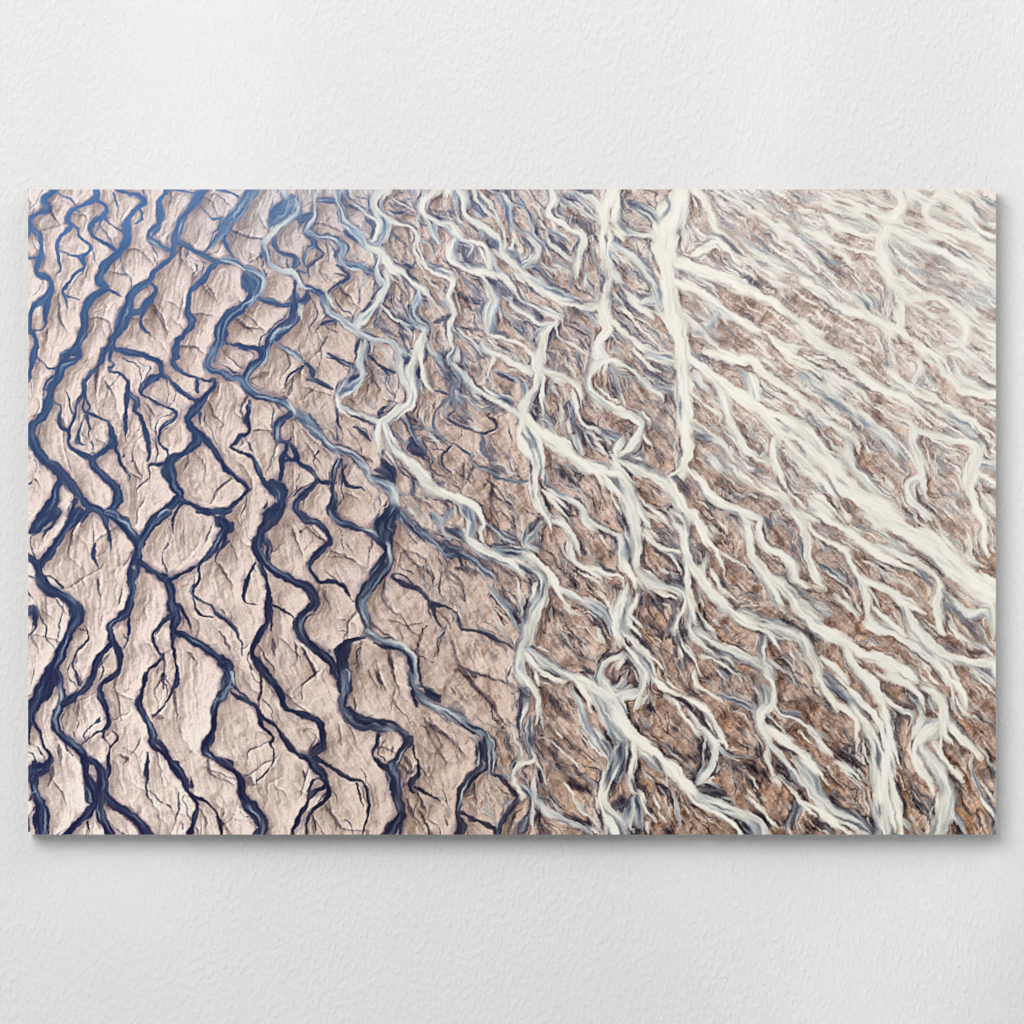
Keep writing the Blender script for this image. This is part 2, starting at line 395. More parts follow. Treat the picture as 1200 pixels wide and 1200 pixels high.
    th_ = sstep(1.7 - 2.0 * wash, 3.6 - 2.0 * wash, tsel) * np.minimum(1, wash * 1.6) * (1 - wcov)
    img = mix(img, np.array([236, 232, 222], np.float32), 0.85 * th_)
    hz = 0.14 * wash ** 1.5
    hb = 0.20 * np.exp(-((X - 0.25) / 0.13) ** 2) * np.exp(-(Yv / 0.11) ** 2)
    img = mix(img, np.array([168, 192, 222], np.float32), hb)
    img = mix(img, np.array([236, 230, 222], np.float32), hz)
    lum = img.mean(-1)
    img += ((Lf * 1.5 + grain * 1.6) * (0.7 + 0.6 * east) * (0.35 + 0.65 * sstep(240, 190, lum)))[..., None]
    # natural raggedness: every line of the picture wanders a little
    Yg, Xg = np.mgrid[0:H, 0:W].astype(np.float32)
    wx = Xg + SS * (1.0 * value_noise(H, W, 5 * SS, 71, 2) + 1.9 * value_noise(H, W, 13 * SS, 73, 2)); wy = Yg + SS * (1.0 * value_noise(H, W, 5 * SS, 77, 2) + 1.9 * value_noise(H, W, 13 * SS, 79, 2))
    wx = np.clip(wx, 0, W - 1.001); wy = np.clip(wy, 0, H - 1.001); x0 = wx.astype(int); y0 = wy.astype(int); fx = (wx - x0)[..., None]; fy = (wy - y0)[..., None]
    x1 = np.minimum(x0 + 1, W - 1); y1 = np.minimum(y0 + 1, H - 1)
    img = (img[y0, x0] * (1 - fx) + img[y0, x1] * fx) * (1 - fy) + (img[y1, x0] * (1 - fx) + img[y1, x1] * fx) * fy
    b = np.stack([blur(img[..., i], 1.3 * SS) for i in range(3)], -1)
    img = img + (1.15 - 0.25 * east[..., None]) * (img - b)
    e3 = east[..., None] * 0.16; img = img + e3 * (img - 150) * sstep(250, 200, img)
    return np.minimum(np.clip(img, 8, 255), np.array([243, 239, 229], np.float32)).astype(np.float32)
NRILL, NRUN, NCRE = 4200, 1300, 420
LAND = [[(218,203,199),(209,192,187),(192,173,165),(182,164,156),(186,169,162),(198,184,176)],
        [(218,201,194),(211,193,185),(198,178,168),(181,159,149),(179,158,148),(192,173,165)],
        [(223,205,197),(218,199,190),(206,185,174),(178,154,141),(166,141,128),(176,152,139)],
        [(233,216,207),(231,213,203),(206,185,171),(180,155,140),(159,132,116),(161,134,117)]]
DARK = [[(90,130,182),(80,114,164),(58,77,120),(62,69,98),(84,84,102),(102,100,112)],
        [(60,84,124),(45,61,98),(38,50,82),(44,46,68),(70,66,76),(90,85,92)],
        [(40,49,82),(34,40,71),(32,36,58),(34,32,46),(47,40,49),(61,53,60)],
        [(33,34,73),(29,29,60),(27,28,50),(30,27,41),(35,29,37),(37,31,39)]]
PALB = [(0.0,(54,72,106)),(0.2,(84,106,138)),(0.4,(130,152,177)),(0.55,(174,188,202)),(0.7,(211,213,210)),(0.85,(233,230,219)),(1.0,(243,238,225))]
PALG = [(0.0,(48,50,68)),(0.2,(82,85,98)),(0.4,(130,135,143)),(0.55,(170,174,176)),(0.7,(210,208,198)),(0.85,(232,227,213)),(1.0,(244,238,222))]
BLUE = [[1,1,0.9,0.4,0.15,0.1],[1,0.9,0.5,0.25,0.05,0.05],[0.7,0.6,0.3,0.1,0,0],[0.5,0.5,0.25,0.1,0,0]]
WASH = [[0,0,0.08,0.34,0.74,0.84],[0,0,0.05,0.22,0.62,0.72],[0,0,0.02,0.10,0.30,0.46],[0,0,0.0,0.03,0.10,0.14]]
OCHRE = [[0,0.1,0.2,0.1,0.05,0],[0,0.2,0.3,0.25,0.35,0.3],[0,0.2,0.5,0.7,0.8,0.8],[0.0,0.25,0.55,0.75,0.85,0.85]]
GRAVEL = [[0.9,0.9,0.9,0.8,0.5,0.45],[0.8,0.9,0.9,0.8,0.65,0.55],[0.7,0.8,0.85,0.9,0.85,0.75],[0.7,0.8,0.9,1,0.95,0.95]]

# ---------------------------------------------------------------- the rivers of the print, traced by eye tile by tile
# T x y: corner of a tile; coordinates are fifths of a millimetre from it.  d<tone> channel, i bare island, c crease
RIVERS = """
T 30 220
d 180,10,45 110,75,40 145,120,35 90,150,35 30,190,35 35,235,45 85,285,30 95,340,25 85,410,40 70,490,35 130,530,35 155,570,35 120,650,40 50,700,30 25,760,25 30,830,25 60,870,30 70,940,35 60,1000,35
d 35,235,25 10,290,20
d 10,400,20 65,420,30
d 80,290,18 105,400,8 110,450,5
c 145,120,18 165,170,14 190,210,6
d 185,20,12 270,75,12 300,110,14
d 420,5,40 420,60,38 330,110,20 265,135,40 250,200,38 270,230,20 210,290,28 190,350,28 200,420,25 205,480,15 170,520,6
d 270,210,12 310,250,15 320,290,15 385,340,18 370,385,20 330,410,45 345,460,25 280,530,15 230,600,20 240,640,14 320,660,16
d 205,370,10 280,400,12 330,405,14
d 230,620,18 245,680,14 250,710,8
d 420,60,30 465,110,25 470,150,25 480,200,15 550,245,14 580,260,30
d 470,150,25 400,200,35 385,255,30 440,310,30 520,360,28 550,385,25
d 530,5,20 600,30,25 660,50,35 695,95,35 620,160,30 595,240,50 590,320,50 550,385,50 470,450,50 435,510,45 440,560,45 475,580,45 380,660,45 350,720,60 345,800,50 335,880,50 280,950,50 220,1000,40
d 480,600,20 570,640,10
d 830,5,30 800,70,30 780,130,35 790,200,40 720,270,25 740,310,35 820,360,30 860,370,30
d 780,240,20 740,290,14
d 860,10,14 960,30,14 1000,50,14
d 1050,8,45 980,100,50 910,200,45 880,290,45 860,370,45 860,410,30 760,490,40 730,540,40 650,600,50 620,650,60 600,720,80 560,800,70 515,890,50 530,940,35 620,970,30 740,1000,30
d 1010,95,20 1060,150,14 1110,190,14 1150,185,20
d2 880,310,40 950,350,40 1020,390,35 1110,430,35 1200,440,30
d3 1200,200,50 1180,250,40 1120,310,30 1050,375,20
d 1160,290,14 1190,360,14
c 1130,50,14 1180,90,10
d 1130,10,16 1200,25,14
d 1115,450,35 1060,520,30 970,600,35 955,660,35 960,740,40 980,800,40 920,870,35 885,910,35 880,1000,40
d 730,550,15 775,610,25 700,690,40 680,750,30 690,820,25 755,885,10
d 620,740,40 680,720,40
d 510,900,35 470,950,25 440,1000,20
d2 1200,740,60 1130,830,45 1120,920,50 1090,1000,60
d2 1170,850,40 1140,930,40
d 150,570,30 155,630,25 120,700,40 115,770,30 110,820,15 30,840,10
c 200,650,14 200,740,18 215,800,14 240,830,5
c 395,765,14 460,770,12 500,790,12 490,880,18 480,920,8
c 600,360,12 680,370,12 730,430,6
c 520,440,18 525,490,10
c 530,500,12 590,515,16 610,530,6
d 670,130,16 685,190,14 640,220,10
c 770,720,8 800,760,14 825,840,5
c 855,30,18 850,100,8
d 520,30,18 530,80,12 550,135,6
c 910,360,16 920,410,8
c 900,920,10 990,940,14 1030,960,5
c 1080,590,16 1110,640,6
c 920,660,12 905,740,8
c 130,840,16 125,890,6
c 750,660,8 760,720,12
T 30 410
d 60,0,40 40,80,35 15,180,30
d 320,0,30 300,60,45 220,90,60 200,150,50 150,230,50 140,310,60 110,390,50 45,450,55 40,540,60 110,640,70 200,710,60 210,760,50 175,830,45 160,900,60 90,990,60
d 220,30,40 300,20,25 
d 70,40,10 130,100,16 190,110,20
d 200,710,45 250,770,60 310,840,55 360,910,45 440,950,40 490,980,35
d 300,880,30 265,960,25 260,1000,25
d 360,940,20 310,1000,20
d 180,150,20 120,190,15 105,270,12
d 450,0,30 440,80,35 350,190,25 340,250,30 310,330,25 280,430,18 260,480,20 260,560,25 330,610,30 400,650,35
c 430,110,20 410,200,24 415,240,10
d 350,250,15 370,310,18 380,350,18 345,370,20 350,290,14 340,250,14
d 360,370,25 430,400,20 490,430,30 505,480,40 510,550,45 440,610,35 400,650,45 410,690,45 500,770,50 540,820,50 535,900,50 490,960,45 590,1000,40
d 510,550,25 540,610,25 570,680,18 610,740,12 600,780,6
c 580,690,12 650,745,8
d 360,390,18 370,460,12 375,530,10
d 330,420,20 310,500,20 310,550,25 350,560,10
d 240,240,12 260,300,12 280,370,18
d 175,310,10 205,340,12 195,400,20 220,460,30 260,480,20
c 215,410,40 230,450,30
d 500,0,25 495,60,15 515,90,15 490,120,14 560,140,18 595,190,30 600,250,35 640,290,35 655,310,30 640,350,25 680,400,30 705,480,30 725,570,30 720,650,20
d 595,260,35 590,350,30 585,420,28 590,500,15 605,545,6
d 530,0,35 620,15,35 720,40,30 790,80,35 800,120,35 860,190,30 930,260,30 1010,300,30
d 790,140,30 730,180,45 680,245,25 700,270,20 780,320,20 870,360,20 885,395,20 800,460,20 785,520,20 800,570,18 835,590,15 840,640,15
d 870,0,35 870,90,35 960,150,20 1060,180,20 1110,185,25 1080,250,30 1030,310,50 950,400,45 970,450,40 1010,530,60 950,590,40 860,650,60 840,700,80 880,800,55 910,860,55 830,930,45 740,1000,45
d 1005,180,20 1015,250,30
d 960,440,30 1060,530,40 1130,620,40 1160,690,25 1200,720,20
d 910,870,35 990,915,25 1090,950,35 1200,940,40
d 920,900,18 880,960,14 860,1000,12
d3 1100,0,45 1060,90,40 1130,130,40 1200,160,40
d 830,665,20 730,680,18 730,740,14 690,790,12 655,830,10
c 655,810,14 655,850,6
c 1190,770,16 1130,820,20 1100,880,14
c 480,190,22 500,230,14 525,280,5
c 950,620,14 945,680,16 935,700,5
c 1010,620,8 1040,660,14 1055,700,5
c 690,880,12 660,930,12 650,1000,8
c 60,760,18 85,790,8
d 1020,370,25 1030,440,12
c 720,330,20 750,370,8
c 1080,320,25 1100,380,14 1140,410,6
c 640,660,12 670,720,20 680,750,8
c 820,470,20 840,450,10
c 1130,220,18 1120,260,8
c 300,920,6 240,600,6
T 30 600
d 180,0,60 110,50,70 30,120,60
d 310,0,60 260,70,60 200,160,45 140,250,50 85,310,60
d 370,0,40 330,50,30
d 10,255,30 60,300,50 85,380,60 130,450,70 220,490,70 290,550,70 310,600,80 270,690,60 225,780,55 190,860,70 150,950,90 140,1000,90
d 100,375,10 160,385,12 220,440,20
d 430,0,25 470,40,35 480,100,25 500,180,25 495,240,8 525,270,5
d 490,0,50 560,60,60 620,130,50 660,180,60 655,260,60 640,330,60 630,400,55 620,500,50 590,590,50 500,660,40 495,710,45 520,770,40 545,810,45 560,870,40 545,930,35 470,990,30
i 638,325,36 642,330,30
d 505,770,35 430,850,40 405,920,40 380,1000,40
d 605,600,20 610,680,20 590,770,10 570,800,8
d 840,0,50 750,60,60 700,130,60 665,200,60
d 660,290,45 740,350,45 830,400,50 855,450,60 860,530,60 880,610,60 875,690,45 960,740,45 1060,800,45 1140,860,50 1180,920,50 1200,960,50
d 900,540,20 940,610,20 980,700,12
d 840,400,40 920,360,25 1010,310,25 1080,250,35 1140,150,45 1180,100,60 1200,90,60
d 1200,165,14 1140,220,18 1115,290,10
d 1010,0,20 1100,20,20 1140,50,40 1190,80,40
d 875,600,30 800,650,25 745,740,25 790,830,20 800,860,25 720,930,20 690,1000,25
d 870,700,30 860,780,25 880,870,20 890,940,25 890,1000,25
d 1010,320,16 1020,400,18 980,460,25 1000,500,18 1090,550,20 1130,600,30 1200,640,25
d 985,500,14 1020,590,12 1100,610,14
d 20,600,50 50,560,55 55,640,40 60,680,15 20,720,16
c 30,715,10 100,730,8 190,760,10
c 40,730,25 70,790,6
d 415,190,30 400,250,30 420,310,18 430,330,10
c 430,330,10 340,390,8 270,430,6
c 280,110,28 260,200,16 250,260,8 300,300,5
d 350,660,16 370,740,10 300,820,18 280,880,14 300,950,14 340,1000,12
c 430,400,24 430,460,18 440,490,6
d 880,0,15 860,90,15 870,130,6
c 800,850,16 815,900,15 810,1000,14
c 1140,330,14 1170,370,10 1190,400,5
c 570,450,6 550,520,10
c 120,480,12 125,570,5
c 190,530,14 230,580,6
c 930,120,14 935,190,5
c 1090,100,10 1060,160,16
c 620,250,12 590,300,10
c 300,680,30 350,690,20
c 440,150,14 520,100,6
c 960,830,40 990,860,20 1010,890,8
c 480,850,25 440,900,10
T 30 790
d 150,0,80 110,100,90 40,190,70 25,290,40 20,380,30
d 40,270,20 90,340,18 110,420,15 150,480,30 120,550,60 60,570,80 50,650,50 80,740,60 120,840,60 100,930,80
d 10,560,30 60,575,40
d 60,700,30 20,730,20
d 85,780,60 80,860,60 110,945,60
d 15,850,35 20,920,25
d 190,0,50 210,90,35 220,160,50 185,240,45 190,330,55 260,390,55 320,450,55 350,510,50 370,620,50 400,700,90 390,780,60 320,860,40 240,945,50
d 400,0,40 370,60,40 300,120,40 220,180,45
d 320,60,30 295,10,14
d 430,110,30 450,50,25 530,10,20
d 440,120,40 480,200,35 485,270,35 470,315,25 400,355,16 335,415,16
d 465,320,12 465,370,14 495,430,14 490,500,25 480,600,30 470,700,40
d 500,320,10 540,370,14 500,430,12
d 350,490,40 430,530,50 455,600,60 440,700,70 435,780,60 460,870,50 500,945,60
d 460,700,40 530,770,50 620,820,60 680,890,55 735,950,50
c 530,20,30 530,90,18 545,150,10 560,240,8
c 540,110,10 620,150,5
d 700,0,25 690,90,25 660,180,40 710,260,40 745,330,45 745,410,40 800,460,30 860,520,45 910,590,50 940,650,50 950,690,30 1050,740,20 1110,800,20 1140,860,25 1145,945,20
d 760,380,25 810,430,30 840,490,35
d 970,590,12 975,650,25
d 960,700,20 1010,760,30 990,850,30 960,945,35
c 1010,770,14 1050,850,14 1060,910,8
c 900,720,12 900,800,16 870,880,8
d 720,460,22 715,560,28 710,660,20 725,720,12
c 725,720,12 760,770,6
d 890,0,30 880,80,25 830,160,12 780,220,12 750,250,25
d 810,0,14 810,30,12
c 810,30,12 760,90,8 780,180,4
c 820,35,12 860,80,10
d 1180,0,50 1150,120,40 1105,210,40 1100,330,45 1060,400,55 1060,460,50 1130,500,45 1200,530,50
i 1075,420,18 1078,440,14
c 1070,500,30 1075,570,20 1150,610,8
c 1090,560,10 1200,600,6
c 880,90,18 880,180,16 885,250,6
c 470,760,20 560,810,12 640,880,18 680,945,14
c 160,560,40 140,630,14
c 170,640,8 210,700,12 235,745,5
c 200,430,35 210,500,20
c 310,180,24 300,250,8
c 260,180,20 250,270,6
c 570,480,30 600,500,30 580,520,10
c 760,240,40 800,250,40
c 1130,860,30 1150,900,20
c 660,400,8 620,470,5
c 770,480,12 800,600,5
c 380,590,14 430,600,5
T 260 220
d 0,15,16 60,30,20 100,60,16
d2 200,5,60 140,70,60 90,140,55 20,200,50 0,250,40
d 20,280,14 15,330,16 60,380,16 75,415,12
d 60,270,14 75,330,12 60,370,10
d4 0,415,30 70,430,35 130,470,35 200,500,30 250,550,35 240,600,40 200,640,60
d2 130,500,25 160,540,90 190,580,90 190,640,60
d1 180,650,60 110,710,60 40,760,60 10,810,60 0,880,50
d5 205,630,30 170,690,16
d2 220,640,30 280,670,35 340,685,30 410,690,35
d2 400,110,70 330,150,100 290,220,40
d2 440,120,30 460,180,50 530,160,40
d6 360,5,30 375,60,30 435,100,25 430,140,30 380,190,40 320,240,40 270,290,35 245,340,35
d7 435,90,20 460,150,14
d5 550,5,50 545,70,35 545,130,30 535,190,30 505,230,35 490,270,30
d2 560,70,20 620,80,40 680,80,25
d2 490,270,25 540,330,30 500,370,25 480,430,20 500,470,15 510,530,10
d1 540,340,16 590,400,16 520,460,14
d4 500,260,25 560,280,20 640,295,25 700,320,25 725,370,35 700,420,35 740,450,30 830,470,30 880,500,20
d2 700,340,20 670,400,25
d2 680,460,20 740,510,25 720,550,20 640,590,15 630,620,8
d2 245,340,30 240,400,30
d5 250,350,30 280,440,30 350,490,30 420,500,40 450,550,30 460,580,30
d2 265,430,25 250,380,25
d7 300,480,12 420,500,14 455,540,14 460,580,14
d2 310,290,30 320,350,20 350,390,25 420,400,30 440,440,50 430,480,20
d2 390,420,14 395,470,12
d2 430,540,20 420,600,25 430,650,30 450,690,40
d2 430,650,60 460,680,40 500,640,30 500,610,20
d2 520,600,30 600,640,40
d6 450,575,22 500,590,20 560,590,25 620,630,20 640,680,15 660,700,10
d4 600,650,50 630,740,40 690,770,50 760,820,60 830,870,40
d7 605,690,12 640,750,12 760,840,14
d1 440,700,70 420,770,80 350,830,70 290,890,60 250,960,50 240,1000,50
d8 460,690,25 465,740,20 470,770,10
d6 400,810,14 340,830,14 310,890,18
d3 310,900,25 380,950,30 450,990,30
d1 30,910,15 100,920,20 190,940,30 230,970,30
c 110,780,14 140,820,10 220,830,5
c 570,810,10 620,740,12
c 600,800,60 650,800,30
d1 270,500,14 250,530,14
c 180,430,14 240,390,10
c 60,250,14 130,290,16 220,300,10
d5 720,5,30 685,60,25 700,100,25 735,170,20
d5 690,130,25 700,190,35 760,240,40 820,290,60 860,350,50
d2 730,250,20 790,300,25
d6 725,10,20 740,80,20 820,130,20 900,185,25
c 760,110,25 880,130,14
d8 975,5,40 920,40,60 890,90,50 920,150,50 990,200,35 1070,220,25 1130,250,25 1155,300,25 1130,350,30 1140,400,25 1200,460,20
d5 940,180,60 950,250,60 920,320,50 870,350,50
d8 915,190,14 920,250,16 890,320,20
d8 990,210,16 985,280,10
d7 1000,60,25 1060,100,15 1120,130,10
c 990,100,30 1060,150,40 1110,160,25
c 1090,260,40 1110,350,20
d8 870,340,60 930,380,70 980,440,50 990,470,40 1060,500,45 1130,560,40 1200,610,40
d2 1050,510,14 1100,560,14
d6 930,390,40 905,460,40 920,530,50 960,570,60 930,640,60 900,690,60 840,750,50 780,810,50
d1 905,420,20 890,470,16
d1 940,580,20 900,620,16 880,660,16
d8 960,490,18 980,560,18 970,620,15
d8 890,550,14 870,640,14
d8 900,690,35 880,750,14 800,810,40 790,840,50
d1 870,690,30 830,730,20
d7 920,690,20 990,750,25 1060,800,30 1130,860,20
c 960,700,20 1040,770,14
d6 790,840,40 880,890,40 990,905,30 1040,940,40 1080,975,30 1120,1000,30
d1 830,850,14 920,880,12
d1 840,910,14 860,970,14
d6 850,890,30 830,950,25 830,1000,25
d6 870,900,14 875,960,14
d5 1030,930,30 1030,1000,40
d8 1180,860,25 1150,940,40 1140,1000,40
d5 1150,600,25 1150,660,40 1120,740,30 1160,800,40 1200,830,40
d1 1100,700,40 1110,760,30
d3 1060,800,30 1130,815,30 1170,810,20
d8 1200,50,80 1175,110,60 1200,180,50
d6 1150,150,20 1140,220,16
c 1080,400,40 1060,450,40 1120,470,25
c 980,620,30 1000,680,30
c 1080,580,30 1100,620,14
c 1060,860,40 1100,890,25
c 700,600,25 760,650,12
c 790,900,30 790,980,30
c 610,900,20 560,970,14
d7 560,850,20 590,900,10
T 260 410
d1 240,0,50 240,50,40 180,100,50 140,160,50
d6 268,0,14 260,60,14 240,110,8
d5 170,110,25 140,170,30
d2 0,130,40 60,160,45 120,180,50 150,230,50 220,270,50 310,290,45 380,320,45 420,360,40
d6 150,190,16 220,250,10
d6 200,270,14 300,290,10 390,300,14 430,340,20
d3 430,370,60 510,430,60 560,490,60 610,540,50 650,570,40
d6 500,440,14 570,500,14 640,570,14
d7 400,310,30 420,350,25 420,390,10
d1 405,370,40 340,420,50 320,470,45 330,530,35 400,560,30 435,610,35 450,660,25 530,710,30 560,760,30 500,830,35 445,880,40 430,930,40 500,990,40
d4 325,460,25 320,510,20 330,560,10
d1 380,570,25 355,640,30 350,720,35 330,770,40
d1 380,650,20 430,630,25
d1 165,300,30 160,350,40 145,420,30 155,480,20 90,530,25 55,570,22 120,605,25 190,650,25 210,710,35 250,780,40 300,800,80 340,840,80 350,900,60 300,960,70 260,1000,50
c 150,270,25 120,330,16 130,400,12
d1 0,640,20 30,690,25 90,750,30 150,800,25 130,850,25 50,920,30 0,970,30
d1 560,760,20 620,790,15
d1 690,640,25 655,720,35 650,800,35 660,870,45 640,930,45 660,980,40
d4 660,830,16 680,890,16
d1 700,640,15 705,710,15 740,790,18 820,810,12 880,860,8
d4 650,570,40 740,600,50 810,650,45 850,700,45 880,750,50 960,790,60 1010,850,60 1020,910,50 1060,990,40
d7 640,560,12 690,620,10
d7 800,650,20 870,710,20 860,740,14 910,800,10
d7 990,810,25 1030,880,20
d1 1000,920,50 950,980,50
d5 380,0,20 430,40,20 490,75,15
d2 490,80,25 530,120,40 530,170,25 600,200,30 650,230,20
d1 470,100,20 400,150,15 370,210,10
c 415,200,25 390,270,20
c 380,10,14 400,60,12 390,100,8
c 530,240,14 480,280,8
d1 620,20,14 700,60,18 780,90,20
d6 835,0,50 815,80,50 830,150,40
d5 810,180,50 740,230,60 690,270,50
d1 800,150,25 750,190,25
d8 840,140,25 800,210,16 775,270,10
d8 680,270,40 680,330,25 740,390,14
d6 690,330,25 780,370,30 860,400,40 930,410,40
d1 760,390,14 880,430,18
d1 680,350,20 690,430,15 705,480,10
c 760,300,20 790,320,12
d7 1040,0,50 1050,80,45 1055,170,45 1090,210,60
d7 1150,0,40 1110,100,60 1110,200,80 1105,280,60 1050,350,50 960,410,60
d1 1070,40,50 1090,50,30
d1 1155,110,30 1155,160,25
d8 1165,0,25 1170,80,30 1195,180,40
d8 1130,200,25 1120,320,30 1040,400,25
d8 930,420,60 910,500,45 920,570,30 930,640,20
d8 950,440,40 1000,560,70 1070,640,60 1140,700,70 1200,750,80
d5 1000,540,20 1080,620,20
d8 960,600,16 1020,680,8
d4 1070,390,25 1110,470,20 1140,540,14
c 1080,380,40 1130,420,40
d6 1030,850,14 1100,850,14 1150,920,10
d2 1110,750,20 1120,830,25
d1 870,40,20 930,100,20 1010,140,20
c 890,150,30 920,210,20
d1 780,460,14 830,490,25 870,530,12
d1 900,700,30 970,720,50 1000,760,30
d1 940,650,30 980,700,30
d1 1110,520,30 1120,570,50 1180,610,40
c 960,290,14 1010,310,20
c 1000,480,20 1050,520,25
c 800,610,30 860,640,30
c 190,470,14 250,470,10
c 190,160,16 240,140,10
c 420,450,14 420,520,10
c 440,420,10 520,520,14 590,580,6
c 320,320,25 350,350,14
c 320,560,14 280,670,10
c 510,570,8 560,640,10
c 740,840,6 780,860,8 
c 490,830,30 480,900,20
c 420,700,6 420,780,5
c 100,90,10 30,30,6
c 920,870,14 930,900,8
c 0,800,10 60,760,8
T 260 600
d1 320,0,100 270,60,90 225,130,50 205,190,60 230,260,60 280,320,50 350,370,45 430,410,50 510,450,60 545,520,60 500,590,60 450,640,60 465,710,60 510,770,60 590,830,50 640,880,50 655,930,40
c 280,60,50 260,100,30
i 237,215,30 238,225,20
d1 240,140,30 265,200,25 275,280,30
d1 200,300,14 145,400,22 130,480,25 150,530,15 220,550,10
d1 235,310,35 260,400,30 280,490,35 270,570,50 265,640,45 200,750,40 180,820,35 215,890,45 250,940,45 310,1000,40
i 500,600,14 545,580,10
d 290,560,14 290,690,14
d1 440,0,40 480,40,30 570,70,35 625,130,35 635,180,35 560,240,40 520,300,40 520,350,35 570,410,20 650,410,30 720,440,30 750,500,10 780,530,6
d2 640,0,40 680,50,45 780,90,35 870,120,45 930,160,60 980,220,60
d1 1020,0,60 960,80,110 960,150,100 980,230,70 950,310,90 900,390,90 850,460,80 815,540,60 840,610,60 850,680,40
d5 900,120,20 960,180,20 990,210,25 990,300,20 940,360,20 880,440,14
d5 870,470,20 830,520,25 820,570,25 850,650,20
i 965,270,10 955,300,14
d4 850,700,40 930,750,45 1050,790,50 1110,840,50 1130,920,50 1110,1000,50
d1 940,770,25 1050,805,20
d1 1100,860,25 1110,930,25
d1 830,730,25 760,760,35 710,820,80 710,900,80 720,1000,80
d3 1050,10,35 1110,80,50 1160,130,40 1200,160,40
d1 1100,80,14 1170,150,12
d1 1000,380,20 1060,420,30 1140,450,30 1200,500,40
d1 1000,370,14 1060,370,14 1110,420,10
c 960,420,20 950,520,20 1030,590,16 1080,640,10 1140,720,8 1190,680,6
d1 0,60,80 30,90,60 20,160,30 0,210,20
d1 0,610,25 60,660,25 85,700,20 110,770,12 125,840,8
d1 0,880,60 40,900,70 50,1000,60
c 660,230,16 720,260,18 790,290,10
c 420,140,14 460,220,10
d 300,540,14 380,590,14 420,620,10
c 780,590,14 740,660,12 740,720,10
c 480,820,14 530,900,18 545,950,10
c 870,650,20 950,700,16 1000,740,8
c 970,830,20 990,900,25 1010,960,14
c 600,480,25 630,550,14
c 820,750,14 810,850,16 820,900,6
c 1160,730,14 1140,810,14
c 910,940,30 930,980,30
c 300,760,40 310,820,20
c 430,780,14 440,850,14
c 0,330,14 40,390,8
c 500,80,10 540,130,18 600,170,10
c 880,150,12 860,280,8
c 0,720,12 40,780,20
c 1050,200,10 1130,300,16 1190,340,12
c 230,800,10 280,880,16 300,930,8
c 370,760,8 440,830,8
c 1000,640,6 1080,660,10 1150,650,6
c 70,200,6 90,260,8
T 260 790
d2 50,0,60 40,70,70 0,130,60
d1 60,110,20 130,150,25 190,180,40 220,250,30 245,310,20 290,350,18 300,380,18 280,400,16
d1 220,230,20 300,290,25 350,350,30 400,420,30 450,470,35 510,490,60 550,550,50 600,600,40 620,680,35 610,730,30 540,790,25 500,860,25 490,945,20
d1 590,660,25 520,710,35 480,790,30 430,880,30 415,950,30
d1 600,610,20 540,620,15 510,690,15
d1 260,0,40 310,60,50 350,120,45 370,180,35 440,230,35 530,255,35 590,320,40 590,410,50 530,470,60
d2 720,0,90 715,80,80 705,170,60 740,240,60 810,300,60 900,300,70 1000,300,60 1070,350,50 1090,400,50
d1 750,200,30 830,260,40 960,290,20
d1 920,350,25 910,420,25 880,470,25 930,530,35 980,560,35
d1 1100,380,50 1050,460,50 1000,530,60
d2 1000,530,60 1010,600,80 1020,690,80 1040,770,60 1060,830,50
d1 1050,830,50 1010,890,60 960,950,60
d2 1060,860,20 1045,945,30
d1 1110,400,20 1150,510,18 1150,580,25 1100,660,30 1120,690,25
c 1060,480,20 1110,550,30 1080,620,20
c 1060,660,20 1140,600,20
d1 1130,660,20 1200,690,14
d1 0,505,40 70,560,40 115,620,40 110,690,45 150,760,70 210,820,70 240,890,60 210,950,70
d 60,60,16 110,110,14 160,150,14
d1 225,0,14 230,90,16 220,150,12
d 280,400,14 300,460,14 290,540,12 200,630,8
c 270,395,10 160,450,10 150,500,8
c 290,500,6 180,570,10
c 140,600,60 170,640,40 200,640,16
d1 550,490,30 640,540,25 740,600,25 830,640,20 860,720,20 860,800,20 840,880,16 830,945,14
d1 790,640,14 815,730,14 825,790,10
d3 1100,0,30 1130,90,40 1200,140,40
d1 1110,100,20 1140,180,25
c 610,760,25 650,820,25 680,880,20 730,910,10 830,910,6
c 780,150,30 790,200,20
c 540,830,16 550,880,12 545,930,8
c 690,320,16 700,390,10
c 760,330,20 780,380,10
c 480,570,30 490,610,20
c 540,390,20 510,450,20
c 600,440,16 605,400,12
c 0,600,10 60,640,8
c 930,20,25 950,70,12
c 870,0,14 900,60,6
c 1010,90,12 1000,180,6
c 540,0,8 480,60,8 470,120,5
c 650,0,16 680,50,20
c 1090,750,30 1130,830,16 1170,890,8
c 1150,700,12 1180,760,8
c 940,430,14 1000,450,10
c 250,20,12 300,100,8 
c 390,130,10 470,200,8
c 500,580,6 470,680,4
c 870,650,14 890,710,8
c 560,860,8 590,920,6
c 0,860,16 20,890,10
T 490 220
d8 100,5,80 60,60,70 10,110,40 30,150,30 100,190,40 190,230,55 240,280,50
d8 225,5,50 260,50,60 270,100,50 270,160,40 350,220,40 430,260,45 475,310,35 470,360,20
d2 225,30,14 235,80,14
d4 330,140,40 370,180,20
d8 320,10,30 340,70,20 380,120,20 420,170,14
d7 410,10,20 490,40,20 540,90,14
d4 480,40,30 510,100,40 530,170,40 550,250,30
d7 545,240,14 560,300,14 545,360,30
d6 490,320,40 500,380,40 555,390,40
d8 500,330,40 500,380,50 560,450,40 640,520,60 720,580,70 780,640,40 860,680,40 950,690,40 1060,700,60
d6 670,540,40 780,600,60 900,660,50
